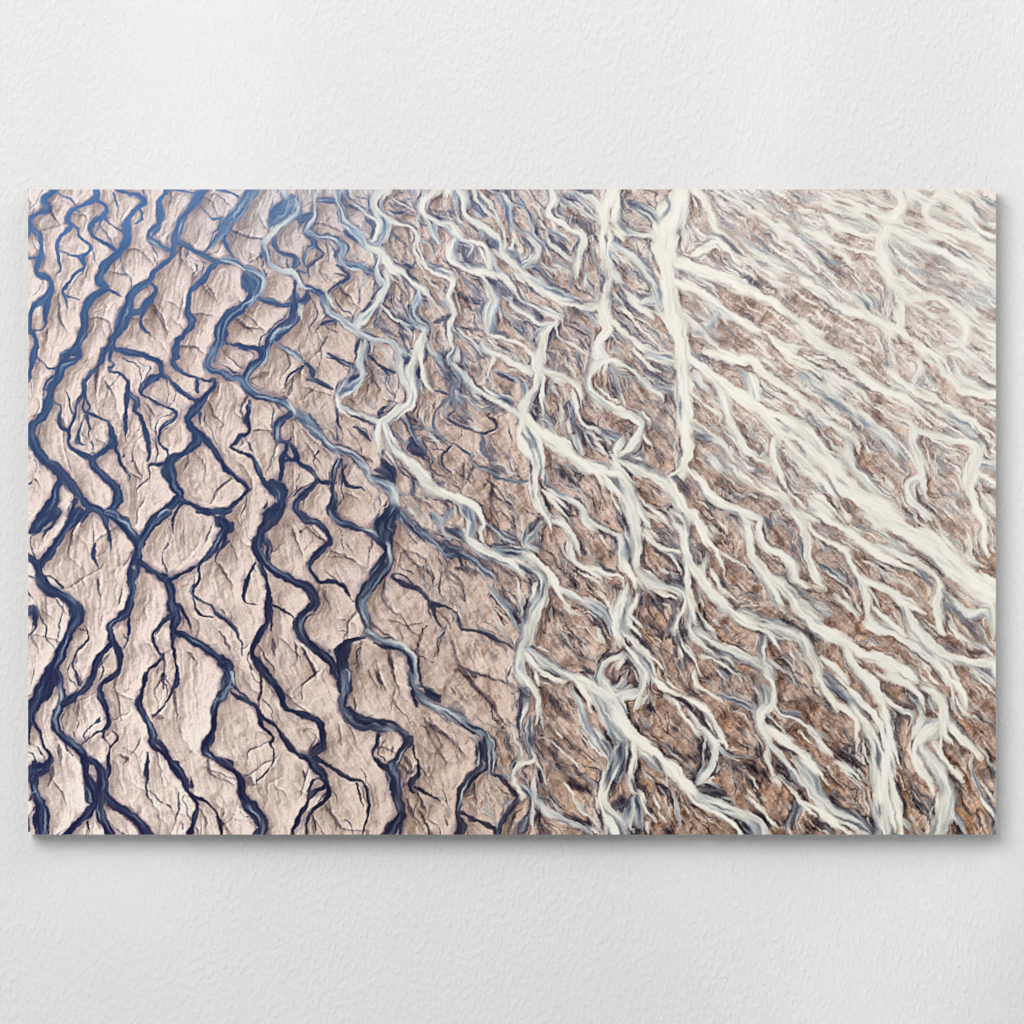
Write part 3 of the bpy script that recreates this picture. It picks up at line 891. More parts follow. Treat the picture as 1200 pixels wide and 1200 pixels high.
d5 540,90,14 640,130,20 660,200,20 690,290,20 740,340,20 750,380,12
d6 540,100,14 550,190,16 600,250,16 650,275,14
d6 590,60,14 660,140,14
d8 780,5,60 790,70,70 760,140,50 800,190,40 870,230,40 940,270,50 970,330,50 930,380,70 930,470,50 925,530,20
d8 790,200,20 800,250,14
d7 750,260,14 770,320,25 830,380,25 900,420,30
d6 770,260,20 860,300,30 890,340,14
d6 900,510,20 890,600,20
d6 820,40,14 900,100,20 980,160,20 1040,190,20
d7 870,20,40 960,50,40 1020,70,30 1080,150,60
d6 940,60,20 1010,140,25 1060,180,25
d9 1150,5,70 1110,90,90 1080,160,90 1090,230,50 1070,300,50 1090,370,30
d7 1110,230,30 1120,300,30 1100,370,40 1120,440,50 1130,510,50 1110,600,40 1090,680,60
d5 1140,220,30 1200,240,30
d4 1170,180,20 1200,200,40
d8 1060,300,25 1080,400,30
d9 1120,230,20 1200,300,20
d7 1130,330,25 1200,370,20
d8 1150,410,30 1200,450,30
d8 1130,520,30 1200,570,25
d8 1180,620,30 1200,660,30
d9 1090,700,90 1090,770,90 1110,830,60 1060,900,60 1050,980,70
d8 1110,770,30 1200,830,25
d8 1130,860,14 1180,920,10
d8 210,310,50 190,370,60 220,440,50 300,480,50 400,500,60 500,520,60 560,600,40 600,650,30 680,700,30 760,740,40 840,760,30
d7 250,390,60 240,410,60
d6 240,310,16 310,340,20 290,400,16
d8 260,305,14 370,330,20 440,370,30 490,420,14
d6 410,370,50 430,450,70
d6 370,250,30 360,310,20
d7 440,600,60 450,660,60 420,740,90 420,800,60 410,850,30
d7 370,510,20 410,570,25 420,640,25
d7 560,620,30 550,690,30 640,750,30 740,800,40 820,800,30
d8 600,660,16 700,720,14 800,760,14
d8 770,810,50 730,880,50 730,1000,60
d8 810,750,16 810,800,30 815,880,20
d1 780,850,20 760,930,14
d8 820,880,16 900,920,20 980,980,20
d8 410,860,25 520,890,25 620,930,25 680,1000,25
d7 380,890,20 370,930,50 440,970,30 500,1000,20
d7 190,600,25 175,650,40 215,740,35 180,820,30 190,900,30 225,960,35 215,1000,35
d6 200,820,16 260,880,20 330,930,25 380,990,20
d8 0,280,20 10,380,20 60,470,30 150,520,25 210,550,40 200,600,30
d3 70,460,25 180,520,20
d7 0,590,25 60,640,20 110,700,20 160,750,14
d4 130,670,40 170,690,30
d1 90,790,30 180,750,30
d7 0,800,20 40,840,35 30,910,40 10,1000,40
d6 50,880,14 70,960,20 130,1000,20
d5 0,650,30 20,690,20
d6 60,190,20 70,260,14
d5 0,310,14 60,330,14 90,390,14 60,430,14
d5 100,220,20 100,300,40 140,340,30
d7 700,360,40 690,410,40 620,470,60
d7 650,300,30 700,350,35
d6 640,440,14 720,480,14 800,560,14
d6 860,790,14 960,840,14 1020,880,14
d6 980,720,20 1040,800,50
d6 1050,600,20 1040,660,20
d5 700,850,30 670,890,20
d5 480,700,20 490,760,14
d5 500,640,20 530,660,25
c 900,190,40 1000,240,60 1040,300,40
c 90,130,25 200,150,30
c 480,10,30 560,40,30
c 240,430,14 350,450,16 390,470,10
c 700,150,40 740,220,30
c 960,560,50 1020,580,40 980,610,30
c 920,730,30 970,750,30
c 1140,700,30 1190,750,40
c 430,910,30 500,970,30
c 520,770,20 570,820,14
c 230,630,40 340,660,30
c 780,410,40 730,430,30
c 60,540,25 100,560,25
c 830,340,30 860,360,20
c 300,830,40 340,830,20
T 490 410
d8 0,0,20 20,80,30 40,190,25 80,245,12
d1 0,130,30 10,160,20
d5 225,0,35 170,50,35 190,110,35 240,170,30 230,220,20 190,240,20 200,300,20 215,350,10
d7 235,0,14 230,50,14
d7 150,60,14 200,130,14 245,180,14
d7 200,90,20 280,150,30 320,220,30 400,270,35 470,310,30 560,360,30 600,390,30
d4 480,280,40 560,310,50
d6 220,230,14 290,290,14 360,350,14 450,335,12
d3 180,280,20 120,350,16 100,400,16 100,450,25 130,510,18 200,550,18 260,590,18 320,620,18
d4 320,620,18 330,670,18 420,710,20 500,760,20 600,775,20 640,770,20
d2 100,240,14 170,260,14
d2 210,360,14 170,390,20 220,430,20 310,470,20 390,490,20 450,470,14 460,430,14 400,380,12
d5 380,500,14 400,560,10
d3 380,540,30 380,600,25 430,640,25 440,690,20 500,720,14
d1 190,570,16 140,620,16 150,680,14 200,740,10
d8 400,0,30 440,50,25 415,110,18 400,170,14 370,200,14
d8 410,0,30 500,50,40 580,90,40 660,130,50
d8 720,0,60 700,90,70 710,160,60 690,230,60 640,300,70 610,360,60
d9 735,170,25 720,260,25 725,350,14
d4 620,190,40 630,250,50
d1 470,140,30 550,180,30
d6 430,120,14 520,150,14 590,190,20
d8 740,130,50 840,160,50 930,210,40 970,300,25 980,330,16
d7 900,230,20 910,290,40 940,380,30 1000,450,30 1080,490,25 1130,550,20
d5 910,350,14 920,470,16 970,560,14
d9 610,380,60 700,470,70 830,560,90 950,660,90 1060,710,70 1200,730,80
d8 620,400,50 600,480,40 620,570,50 670,650,30
d6 640,470,50 680,540,80 700,640,60 710,720,50
d3 670,530,50 680,570,30
d9 620,400,30 700,500,30 730,590,20 730,740,20
d8 690,710,60 690,780,60 690,860,60 730,950,60 760,1000,40
d2 670,820,16 670,860,16
d1 660,650,20 660,690,14
d8 730,820,20 830,880,25 900,950,25
d7 800,840,20 900,880,20 990,950,20
d5 930,930,20 980,990,20
d8 0,690,40 30,770,70 110,830,60 220,870,60 330,920,60 380,1000,50
d7 210,900,14 215,960,14
d4 270,930,60 300,980,40
d5 200,930,20 160,980,30
d6 90,960,20 130,1000,40
d8 1050,0,60 1110,50,50 1050,80,60 1000,160,45 1010,230,50 1080,300,50 1200,370,50
d6 1060,110,20 1045,190,20
d8 1110,60,25 1095,160,14
d8 1120,60,30 1200,80,30
d5 1130,110,30 1170,220,30 1200,300,20
d4 930,0,20 940,90,20 960,150,12
d3 1090,490,50 1160,510,60
d9 1180,540,60 1150,600,50 1170,660,40 1200,700,30
d8 1100,730,40 1140,800,60 1200,870,50
d8 1040,730,20 1080,790,20
d8 1110,740,25 1135,860,20 1190,960,14
d6 880,400,20 900,470,30
d6 930,520,60 960,600,60
d4 990,650,20 1060,660,20
d8 1040,310,14 1090,370,8
c 420,750,20 440,850,25 520,900,30 560,1000,20
c 430,840,20 430,960,14
c 780,640,20 850,710,40 960,830,25
c 800,220,30 810,270,30
c 500,220,40 550,260,40
c 410,380,12 450,430,20
c 1070,560,50 1090,600,40
c 700,330,30 750,380,40 820,430,30
c 860,100,30 890,120,30
c 240,100,30 330,110,40
c 980,330,20 1020,350,14
c 40,580,30 30,630,20
c 60,480,16 100,560,12
c 410,760,8 390,800,10
c 270,680,16 260,780,14
c 330,680,14 290,760,8
c 0,870,20 100,930,16
c 230,920,30 240,960,20
c 580,360,10 590,400,10
c 740,900,30 730,940,20
c 850,930,30 880,970,20
c 1110,380,30 1090,410,20
T 490 600
d2 0,90,40 60,150,40 130,200,35 150,240,14
d5 20,120,10 100,170,14 150,240,14 180,310,10
d5 110,30,50 130,90,30 190,155,25
d2 170,100,30 270,140,50
d2 170,220,50 220,210,40
d4 170,250,25 280,260,30 370,320,30 430,380,30 460,430,14
d8 360,0,30 390,70,30 360,120,25 380,180,20
d6 310,0,60 310,80,70 300,140,60
d3 290,0,40 310,40,30
d5 410,60,16 480,130,20 560,180,16
d8 290,160,50 370,220,60 470,270,70 570,310,70 620,370,20
d5 440,220,40 520,240,60 620,250,70
d9 620,250,60 710,300,50 780,390,50 830,480,40 880,545,25
d7 650,330,60 710,360,60 730,440,80 690,560,90 660,650,90 640,740,90 600,830,70 600,930,60 620,1000,60
d9 690,420,30 650,540,20
d4 740,430,40 720,490,30
d4 640,590,30 630,650,25
d2 610,320,40 660,350,40
d1 660,390,20 665,430,14
d5 400,410,20 450,480,40 520,560,50 560,640,40 590,700,20
d1 560,590,50 595,640,30
d6 750,40,40 690,110,40 630,190,50 680,230,40
d2 720,140,40 720,180,30
d9 710,0,25 770,50,30 775,120,14
d7 780,60,20 870,90,30 920,170,40 950,250,14
d8 890,200,60 900,270,50 960,320,40 1050,380,20
d8 970,320,25 1080,350,30 1200,390,20
d8 950,0,30 980,60,30 1060,130,20 1110,200,10
d8 980,10,20 1000,40,14
d7 1030,80,40 1120,110,30 1180,130,30
d8 1180,150,50 1190,220,60 1190,330,60
d7 820,440,30 950,510,50 1050,560,70 1110,620,60 1130,730,14
d9 1200,490,60 1160,570,60 1160,670,60 1190,770,50
d6 1190,840,40 1090,890,40 1070,960,40 1070,1000,50
d9 1200,850,30 1160,920,20
d2 640,800,40 680,790,20
d8 620,830,40 700,910,35 770,960,30 850,1000,30
d7 650,810,50 740,880,60 840,940,60 930,990,50
d2 760,920,25 830,960,25
c 610,880,30 650,920,40 680,970,30
d8 690,930,20 700,1000,20
d5 1090,390,20 1100,430,14 1130,470,10
d5 790,560,20 770,620,16
d3 0,460,20 50,500,25 90,550,25
d1 90,550,25 110,640,18 150,690,14
d1 90,545,25 170,560,16 220,590,16
d3 230,590,20 240,650,25 260,690,20
d1 260,690,20 370,700,25 450,740,25 560,800,14
d1 150,710,14 110,760,12 115,840,8
c 210,790,30 240,890,30 310,990,25
c 250,900,20 340,940,30 500,990,16
c 0,310,10 80,360,20 90,430,14
c 200,360,18 260,420,18 270,500,8
c 250,330,50 340,350,70
c 830,590,30 870,640,30
c 830,690,40 850,760,40 890,790,20
c 770,500,30 790,600,30 740,650,25
d1 0,860,20 10,980,20
c 820,200,30 850,330,40
c 920,100,20 960,190,25 980,220,12
c 1130,260,40 1150,220,40
c 1130,440,30 1170,440,40
c 420,100,30 470,170,30
c 510,20,10 580,90,14 610,140,8
c 430,290,20 580,390,20 640,410,12
c 500,480,30 590,560,20
c 700,800,10 820,890,14 900,900,8
c 980,600,10 1060,680,6
c 1120,770,30 1150,830,16
c 30,700,12 10,760,14
c 940,820,14 1000,950,8
c 440,0,6 470,80,5
T 490 790
d3 0,60,30 60,90,25 110,130,30
d4 0,110,30 60,180,35 170,220,50 270,280,50 370,340,50 420,410,50 430,480,50 425,570,30
d1 60,110,40 130,160,40
d6 150,200,14 250,260,14
d1 260,300,20 340,350,14
d1 390,380,50 380,450,80 370,540,80 310,600,60 260,670,50 235,750,35 240,840,30 260,890,60 240,945,60
i 385,490,24 380,520,14
d4 420,420,25 425,530,20
d4 300,610,20 260,690,20 235,790,16
d1 255,810,30 330,850,25 440,900,30 470,930,30
d1 430,580,20 500,620,30 550,690,40 590,720,40 530,800,35 480,880,35 460,945,50
d8 600,0,50 650,50,50 690,120,40 705,200,25 700,290,20
d3 630,100,60 620,180,60 600,270,40 595,360,25 610,400,14
d8 635,190,30 600,280,20 600,360,14
d4 660,240,50 650,330,60 650,400,50 670,480,30
d7 670,300,20 650,390,16
d8 640,400,14 680,490,25 600,530,25 550,590,20 580,660,25 615,720,20
d8 690,500,25 730,570,20 750,640,14
d7 680,580,30 670,660,40 680,750,30 670,850,30 670,930,16
c 600,580,50 630,620,40
d1 720,580,40 720,640,30
d4 620,670,40 660,720,40
d6 700,730,25 760,790,50 850,850,40 950,890,40 1010,930,40
d1 800,840,14 900,890,14
d2 640,840,40 600,920,80
d9 720,0,20 820,40,25
d9 870,0,40 950,60,50 1010,160,50
d6 900,70,30 940,160,35 970,270,50 1030,380,60 1100,465,30
d8 930,20,50 1050,80,100 1150,160,100 1180,240,70
d6 1030,120,60 1100,250,80 1150,340,80 1190,390,50
d8 1060,0,30 1100,50,50
d8 1200,50,60 1170,100,60
d9 700,0,20 705,70,14
d9 1200,520,40 1130,620,50 1080,700,70 1090,800,60 1130,880,70 1150,945,80
d1 1190,420,50 1140,500,40
d6 1120,800,30 1200,840,40
c 260,0,25 340,80,30 430,170,30 480,250,14
c 300,10,10 400,10,16 470,30,20 580,80,14
c 700,390,40 800,470,40 870,600,50 980,680,70
c 760,300,30 870,380,30 960,470,25
c 50,290,25 90,400,25 150,490,14
c 110,320,25 200,390,25 250,440,10
c 790,180,50 880,250,50
d1 0,500,20 5,600,20
d1 0,670,16 130,740,14
c 0,710,12 30,770,14
c 530,470,20 560,530,14
c 1080,480,50 1120,500,50 1160,450,40
c 740,680,40 810,760,30
c 720,90,40 790,160,50
c 460,510,30 500,580,14
c 330,650,14 340,780,8
c 320,660,40 290,700,40
c 1140,760,40 1190,720,40
c 1060,570,14 1040,620,14
c 740,850,10 800,930,16
c 560,840,30 540,900,14
c 610,90,14 570,110,14
c 470,340,14 500,300,8
c 1100,870,10 1060,920,20
c 30,830,14 80,930,10
T 720 220
d8 20,60,40 10,200,60 60,260,40 230,290,30
d8 650,30,120 900,180,160 1200,380,160
d8 600,250,100 850,420,130 1200,620,130
d7 0,330,40 120,420,60 220,560,60 260,700,60
d8 0,500,40 100,640,60 170,720,50 260,760,60
d9 400,10,120 350,130,150 300,230,150 290,330,140 310,430,120 320,520,110 330,620,100 350,740,130 380,860,120 400,1000,100
d9 380,440,80 560,510,80 700,560,80 850,640,60 980,710,60 1100,780,60 1200,860,60
d9 350,560,60 480,600,60 620,700,60 750,790,60 900,860,60 1000,950,60 1100,1000,60
d8 420,720,90 560,880,110 700,990,80
d9 480,20,60 540,110,50 580,200,40 590,300,40 460,400,130
d9 590,300,40 650,360,50 730,440,40
d9 0,790,30 100,880,40 200,960,40 340,1000,40
d8 900,640,40 1050,760,50 1200,900,60
d8 860,790,50 980,900,40 1150,960,50
d4 80,90,60 180,120,60 250,190,70
i 130,70,16 250,115,20
d3 300,60,40 330,110,40 270,190,20
d3 20,210,40 90,280,20
i 190,350,70 220,430,50 260,510,25
d3 205,340,20 225,420,14
d4 120,460,20 200,560,25 250,650,30 
d6 260,680,30 160,690,40 250,640,20
i 30,430,30 100,520,40
i 20,550,20 110,620,40
i 30,740,70 120,820,80 220,900,70 280,940,30
i 230,740,40 290,850,50 320,900,30
i 20,950,80 100,980,70
i 490,200,50 510,230,30
d3 460,280,20 490,340,25 560,340,16
i 410,280,40 390,360,50
i 540,400,40 620,470,50
i 600,370,30 690,440,60
i 740,490,50 820,550,60 930,610,60 1050,690,60 1200,780,50
i 410,510,20 530,570,50 620,640,40 700,700,50 800,750,70 900,810,60 1000,880,70 1090,930,30
i 410,730,20 480,770,30 540,800,25
i 430,600,10 540,700,14
i 385,600,10 400,700,14
i 900,710,30 980,770,20
i 640,910,50 720,920,60 790,970,30
i 860,850,16 940,960,20
i 720,810,30 750,850,30
d5 590,740,40 540,830,40 480,850,60
d4 520,260,25 640,300,25 720,380,25 770,400,14
i 660,160,50 760,200,60 820,250,20
i 620,40,14 700,60,14
i 760,80,20 850,140,20
i 900,170,40 980,200,20
i 820,140,12 850,220,16
i 880,310,30 920,350,30
i 800,290,25 820,320,25
i 1010,30,40 1090,90,50 1200,130,40
i 880,15,14 930,25,14
i 1050,170,30 1100,210,25
i 900,240,14 960,320,14
i 1000,340,40 1100,400,50 1160,460,40
i 830,430,40 930,490,30
i 990,500,40 1080,560,50
i 1140,310,30 1200,340,40
i 1020,250,20 1100,290,20
i 1100,630,40 1180,680,30
i 1140,970,40 1200,990,40
c 720,500,30 770,540,40 900,580,40
c 980,640,40 1080,710,40
c 770,740,50 800,760,40
c 280,80,20 330,110,16
d7 770,430,12 750,500,12
T 720 410
d7 470,150,60 560,250,50
d9 400,0,90 400,100,100 400,200,110 410,320,110 410,450,90 430,560,80 410,660,50 390,740,60
d6 390,330,50 400,380,50
d9 450,60,60 560,150,60 700,260,90 800,330,110 900,420,90 970,500,60
d9 940,530,50 930,640,50 980,740,60 1000,800,40
d8 1000,520,40 1080,620,100 1200,740,100
d9 880,360,30 1000,400,60 1100,480,70 1200,570,60
d8 980,450,60 1120,550,90 1200,620,80
d9 540,0,60 680,60,60 800,60,60 870,120,70 960,200,60 1080,280,60 1200,390,50
d8 800,180,100 830,280,60
d9 990,0,60 1040,60,50 1200,140,30
d8 1050,180,30 1200,280,30
d8 600,190,40 640,290,60 670,400,60 720,500,60 770,590,50 880,650,40 940,690,30
d8 440,250,40 520,320,40 610,380,30 620,440,20
d8 450,430,60 550,490,80 640,560,70 700,670,90 800,770,100 950,850,90 1050,930,80 1150,1000,70
d7 560,620,100 640,720,90
d8 410,690,50 500,780,60 560,860,60 700,930,50 830,980,50
d8 320,770,60 370,880,80 420,960,70 470,1000,60
d8 0,640,40 120,700,50 220,740,50 300,780,70
d8 0,360,30 100,390,50 160,430,50 140,500,50 100,580,60 30,620,70
d8 390,700,30 320,750,30
d9 170,500,25 230,590,20
d8 0,650,40 80,790,50 130,900,50 180,1000,40
d7 20,760,60 90,880,80 120,1000,80
d8 0,80,25 90,110,30 180,200,30 270,260,30 290,290,14
d8 120,0,30 200,90,20 290,170,16 330,190,8
d6 200,30,50 320,60,60
d3 310,100,50 320,110,40
d5 250,230,40 330,240,40
d7 0,180,20 60,310,20
d1 310,270,40 325,310,40
d4 480,500,40 570,520,40
d4 590,280,40 610,300,40
d5 1000,460,40 1020,470,40
d5 1060,530,16 1110,610,20
i 660,150,30 740,200,50
d5 720,110,40 770,160,50
i 880,280,60 980,300,80 1060,380,50
i 850,60,60 930,120,50 1020,170,40
i 930,10,40 960,40,14
i 1080,100,30 1200,200,60
i 1050,220,30 1200,320,40
i 1100,20,50 1200,60,40
i 1150,400,40 1200,490,40
i 560,50,50 640,110,50
i 470,20,14 540,60,14
i 720,440,30 800,500,80 880,560,80 840,610,40
i 690,300,20 780,380,40 870,450,40 
i 620,480,30 700,590,50 740,680,30
i 460,280,16 530,350,30 580,420,30
i 490,700,30 620,790,50 720,840,60 830,900,60 860,930,30
i 480,610,40 540,630,20
i 440,730,14 500,790,12
i 450,780,14 500,860,14
d3 810,690,20 900,720,30
i 1000,660,30 1060,740,40 1160,810,40
i 960,560,10 970,640,14
i 480,900,50 560,970,70
d2 370,760,50 420,820,40 450,880,20
i 960,920,40 1010,990,30
i 900,970,60 930,990,50
d2 690,960,40 720,970,30
d2 190,780,14 270,830,14
c 60,460,40 80,450,30
c 300,370,60 270,350,40
c 250,620,50 260,650,40
c 260,480,30 330,520,40 350,600,30
c 130,290,40 150,310,20
c 120,40,25 160,120,25
c 850,580,14 920,510,14
c 880,900,20 640,810,10
c 690,840,30 740,870,20
c 720,420,14 760,430,14
c 910,335,20 920,340,18
c 30,640,40 90,660,30
c 10,140,30 20,140,20
c 30,950,30 50,980,50
c 350,940,60 390,990,40
c 50,80,12 120,150,20
T 720 600
d8 100,0,80 120,100,70 120,200,60 130,310,50
d6 50,150,50 60,250,70
d3 80,200,50 85,230,40
d8 0,120,20 50,150,20
d9 60,300,60 120,400,50 140,480,40 100,580,30
d7 130,340,40 200,400,60 320,440,60 410,480,50
d8 150,390,30 230,450,20 380,510,16
d8 160,0,30 200,90,20
d8 170,130,20 260,210,25 380,230,30
d4 340,240,30 400,300,20
d7 190,10,30 270,50,14 350,110,14
d6 80,430,80 60,520,80 30,620,100 40,720,60
d3 60,560,20 60,640,20
d8 90,590,20 160,680,12
d8 60,700,40 150,780,40 230,860,25 330,970,14
d8 70,790,40 130,880,50 180,980,50
d6 110,790,30 180,870,50 230,970,60
d8 60,840,40 20,910,40
d8 350,0,40 410,60,50 400,160,60 430,260,60 420,380,50 430,490,60 460,570,50 470,640,40
d2 400,10,30 410,50,16
d2 450,90,20 450,150,14
d9 460,0,50 520,120,50 580,210,40 630,300,30 650,360,14
d8 430,270,60 510,390,80 600,500,80 690,590,70 790,660,50 900,710,40 960,790,25 990,830,14
d6 600,550,16 760,640,16
d7 740,580,40 870,640,60 1000,690,70 1100,740,70 1150,830,60 1180,920,50 1190,1000,50
d4 760,590,14 900,640,14
d2 850,635,20 890,640,20
d4 900,690,10 1060,740,14
d7 540,250,30 520,330,30
d8 560,330,40 610,430,40 660,490,30
d7 620,230,20 740,310,20 830,380,14
d7 560,80,12 660,150,10
d8 740,20,60 780,120,60 800,250,60 860,340,70 920,450,70 980,550,40 1040,610,14
d4 790,60,14 810,120,14
d8 930,390,60 1020,470,100 1080,560,70 1150,640,50 1200,690,30
d8 850,30,50 850,120,50 890,200,40 980,250,50 1040,310,60 1060,400,60
d8 740,10,30 850,40,30
d9 890,190,25 930,270,16
d9 1030,0,50 1110,100,50 1140,220,40 1150,300,40 1200,400,40
d8 1080,0,40 1150,110,30 1200,200,40
d8 1100,10,30 1200,60,30
d6 920,10,30 940,100,16
d6 1070,130,30 1110,260,30
d8 1080,420,60 1200,450,50
d7 1120,580,60 1200,620,60
d7 1090,520,40 1200,560,20
d7 420,520,20 390,600,30 350,690,50
d7 440,570,50 440,680,50 470,740,40 560,810,30 660,860,30 710,920,14
d9 470,600,30 480,660,14
d7 470,690,40 600,780,70 740,850,70 860,900,60 920,970,50
d4 490,740,14 600,800,14
d9 350,710,40 400,840,20
d7 400,780,25 460,860,20 500,960,25
d5 400,870,40 380,920,25
d7 880,740,60 860,820,50 870,890,40
d7 480,640,14 590,740,14
d1 380,540,50 390,510,30
d1 435,590,14 410,680,10
c 200,510,60 230,520,40
c 220,720,30 290,730,40
c 280,730,10 270,800,8
c 950,850,60 1020,940,60
c 660,300,40 720,340,40
c 150,610,30 220,670,60 300,700,40
c 1100,780,50 1130,850,20
c 480,180,60 520,220,50 570,270,40
c 620,350,30 650,430,25
c 290,110,40 340,140,40
c 30,440,40 10,480,40
c 370,350,40 380,400,30
c 170,280,25 200,340,25 300,380,16
c 460,400,30 500,500,25 560,560,20
c 690,240,60 740,280,50
c 820,470,40 840,560,20
c 660,170,50 600,180,30
c 840,200,30 860,260,40 940,300,30
c 970,190,14 1060,240,30
c 1060,270,40 1080,300,30
c 740,560,30 860,590,40 900,600,20
c 400,730,20 430,780,30
c 370,870,40 370,930,30
c 540,980,40 560,970,30
c 80,920,50 110,960,50
c 1010,620,30 1150,720,50
c 820,770,30 820,830,20
c 500,670,30 580,720,30
c 10,800,25 20,830,30
c 690,950,40 800,980,40
c 520,570,14 640,650,14
T 720 790
d9 180,0,40 150,130,30 130,200,16
d6 20,80,60 100,120,60
d7 100,60,30 20,150,30
d9 0,240,100 80,330,90 160,400,70 270,490,70 350,570,80 420,650,80 480,720,70 550,780,50 680,860,40 740,940,30
d5 30,170,40 60,220,30
d6 10,310,30 60,390,40
d7 150,450,40 250,540,40
d8 110,400,40 110,500,50 90,600,40 110,680,30 150,700,25 190,800,20 240,850,14
d9 220,20,40 340,110,40 460,160,50 550,220,40 600,310,30 640,380,30 660,430,20
d8 340,150,14 400,240,20 500,350,30
d7 430,200,40 490,290,50 550,350,50 590,420,50 570,540,50 500,630,60
d8 640,390,30 580,400,30
d8 540,370,20 525,470,16
d4 150,240,20 210,330,20 
d8 470,0,40 490,70,30 590,130,25 640,170,14
d6 600,120,25 740,170,30 820,210,25
d8 880,0,50 930,60,40 930,150,60 850,230,80 850,310,60 900,390,40
d6 870,60,80 900,170,100
d8 940,180,25 1000,240,20 1100,280,30 1200,360,40
d5 1000,220,25 1080,230,30
d6 900,240,20 1000,340,20
d9 890,320,50 1000,390,60 1100,470,60 1200,570,60
d7 900,400,40 980,490,40 1040,560,60 1100,650,50
d3 960,410,25 1030,460,25
d6 1070,500,70 1150,600,90 1190,700,60
d8 900,420,25 890,500,40 920,580,25 980,660,20
d8 960,590,30 1040,670,40 1110,760,30 1180,830,25
d4 990,620,20 1050,660,20
d5 1090,770,20 1060,870,20 1080,930,12
d7 490,720,60 600,770,90 720,810,80 830,870,70 900,945,50
d4 550,760,16 700,810,16
d5 760,870,50 830,935,50
d2 510,670,60 620,690,60
d6 570,640,14 640,690,14
d4 50,420,60 40,540,60 20,620,40
d6 70,430,20 60,540,20
d1 5,470,40 10,490,30
d1 60,750,60 10,780,60
d5 100,780,60 60,880,100
d2 110,720,30 100,740,30
d7 20,820,40 80,920,40
d1 160,880,40 165,930,30
d8 190,880,30 200,940,20
d3 100,620,40 130,670,25
d6 370,690,30 370,800,30 380,900,40
d2 230,490,30 280,550,25
d5 620,440,40 700,480,16 830,480,14
c 690,460,30 760,530,80 850,580,70
c 740,580,25 820,660,25 870,750,25
c 350,250,50 400,320,40
c 190,200,60 220,240,30
c 1060,150,60 1110,190,40
c 820,20,40 830,60,30
c 850,400,50 860,460,30
c 1030,720,40 1060,780,40
c 1140,890,60 1180,900,60
c 520,240,50 560,290,50 590,330,30
c 500,540,40 490,580,30
c 540,440,12 525,520,16
c 640,50,50 680,100,30 
c 370,30,40 430,80,40 500,110,30
c 960,130,40 1020,170,30
c 1000,440,40 960,430,30
c 960,540,50 1010,560,30
c 1100,520,40 1160,490,30
c 160,310,30 220,360,20
c 740,270,30 780,310,20
c 360,460,30 420,500,25
c 170,640,10 240,760,20
c 440,740,40 480,830,25
c 840,830,40 1000,890,30
c 220,880,16 240,860,20
c 690,910,40 780,900,40
c 30,30,60 40,80,40
c 560,20,30 500,40,30
c 620,520,40 650,540,30
c 930,920,20 1010,930,30
c 620,330,20 760,420,30
T 940 220
d8 150,90,150 500,200,250 900,350,300 1180,560,300
d8 700,50,150 1180,260,300
d8 450,450,150 800,680,250 1180,900,250
d6 0,300,60 200,500,80 400,700,80
d9 560,0,60 590,90,60 540,180,90 480,270,80 460,340,80 480,430,80 510,540,80 570,600,60 620,670,40
d9 560,620,60 580,720,50 570,800,60
d9 520,230,50 620,310,50 800,370,60 930,450,50 1150,560,40
d9 0,130,40 120,150,40 220,230,60 420,280,40
d9 150,70,60 330,140,60 480,200,60
d9 0,260,40 100,280,50 230,350,30 430,385,30
d9 350,730,60 450,790,60 550,850,80 680,940,80 800,1000,80
d9 640,640,50 800,660,50 900,740,60 960,820,70 950,910,60
d9 800,40,60 730,110,50 750,200,50 900,260,60 1150,360,60
d9 900,80,40 960,170,40 1050,260,30 1150,290,30
d9 0,540,40 130,620,40 200,690,50 350,740,50
d9 0,800,40 80,900,70 200,960,50 300,1000,40
d9 520,850,50 490,920,50 510,1000,40
d9 80,420,30 100,480,30
i 0,100,50 80,120,60 160,150,30
i 200,140,40 290,190,40
d3 260,185,20 300,190,16
i 330,230,50 390,260,30
i 310,320,50 380,345,25
i 90,190,50 130,210,30
i 180,70,25 300,110,16
i 350,60,20 450,110,30 530,130,30
i 370,150,20 470,230,14
i 640,30,50 730,60,40
d3 755,40,16 700,75,12
i 630,140,40 700,170,45
i 800,120,50 880,150,70 930,180,25
i 880,30,40 960,65,16
d4 990,100,50 1040,160,50 1080,220,30
i 820,190,30 960,240,45
i 600,210,45 700,250,40 760,300,20
i 790,310,45 900,370,60 1010,400,50
i 1040,220,30 1090,250,20
d3 1050,280,14 1130,330,25
d5 1060,70,40 1120,110,40
i 600,370,40 700,450,45 760,490,25
i 640,340,25 730,400,20
i 520,350,20 580,400,20
i 560,480,40 680,570,45 780,610,40
i 550,540,25 600,560,14
i 820,490,40 930,540,60 1050,590,60
i 1080,470,30 1140,510,30
i 660,670,30 760,690,50 870,730,30
i 700,760,60 800,820,80 900,880,40
i 640,800,40 740,900,50 860,980,50
i 850,630,20 930,680,20
d3 940,660,14 990,730,14
d3 1000,800,20 1050,880,16
i 1050,750,14 1150,770,20
i 190,360,70 300,410,60 380,470,30
i 390,440,30 430,520,40 460,560,40
i 510,600,100 520,680,110 510,750,60
i 610,690,20 620,770,30
i 130,440,60 230,520,80 330,620,80 350,650,40
i 0,440,70 40,460,30
i 50,340,40 80,380,30
i 0,620,60 100,680,50
i 0,730,80 100,780,80 200,850,80 320,920,90 450,980,80
i 400,830,80 450,920,80 470,1000,60
i 560,880,40 640,950,70
i 50,970,50 100,990,40
i 1000,930,20 1100,990,20
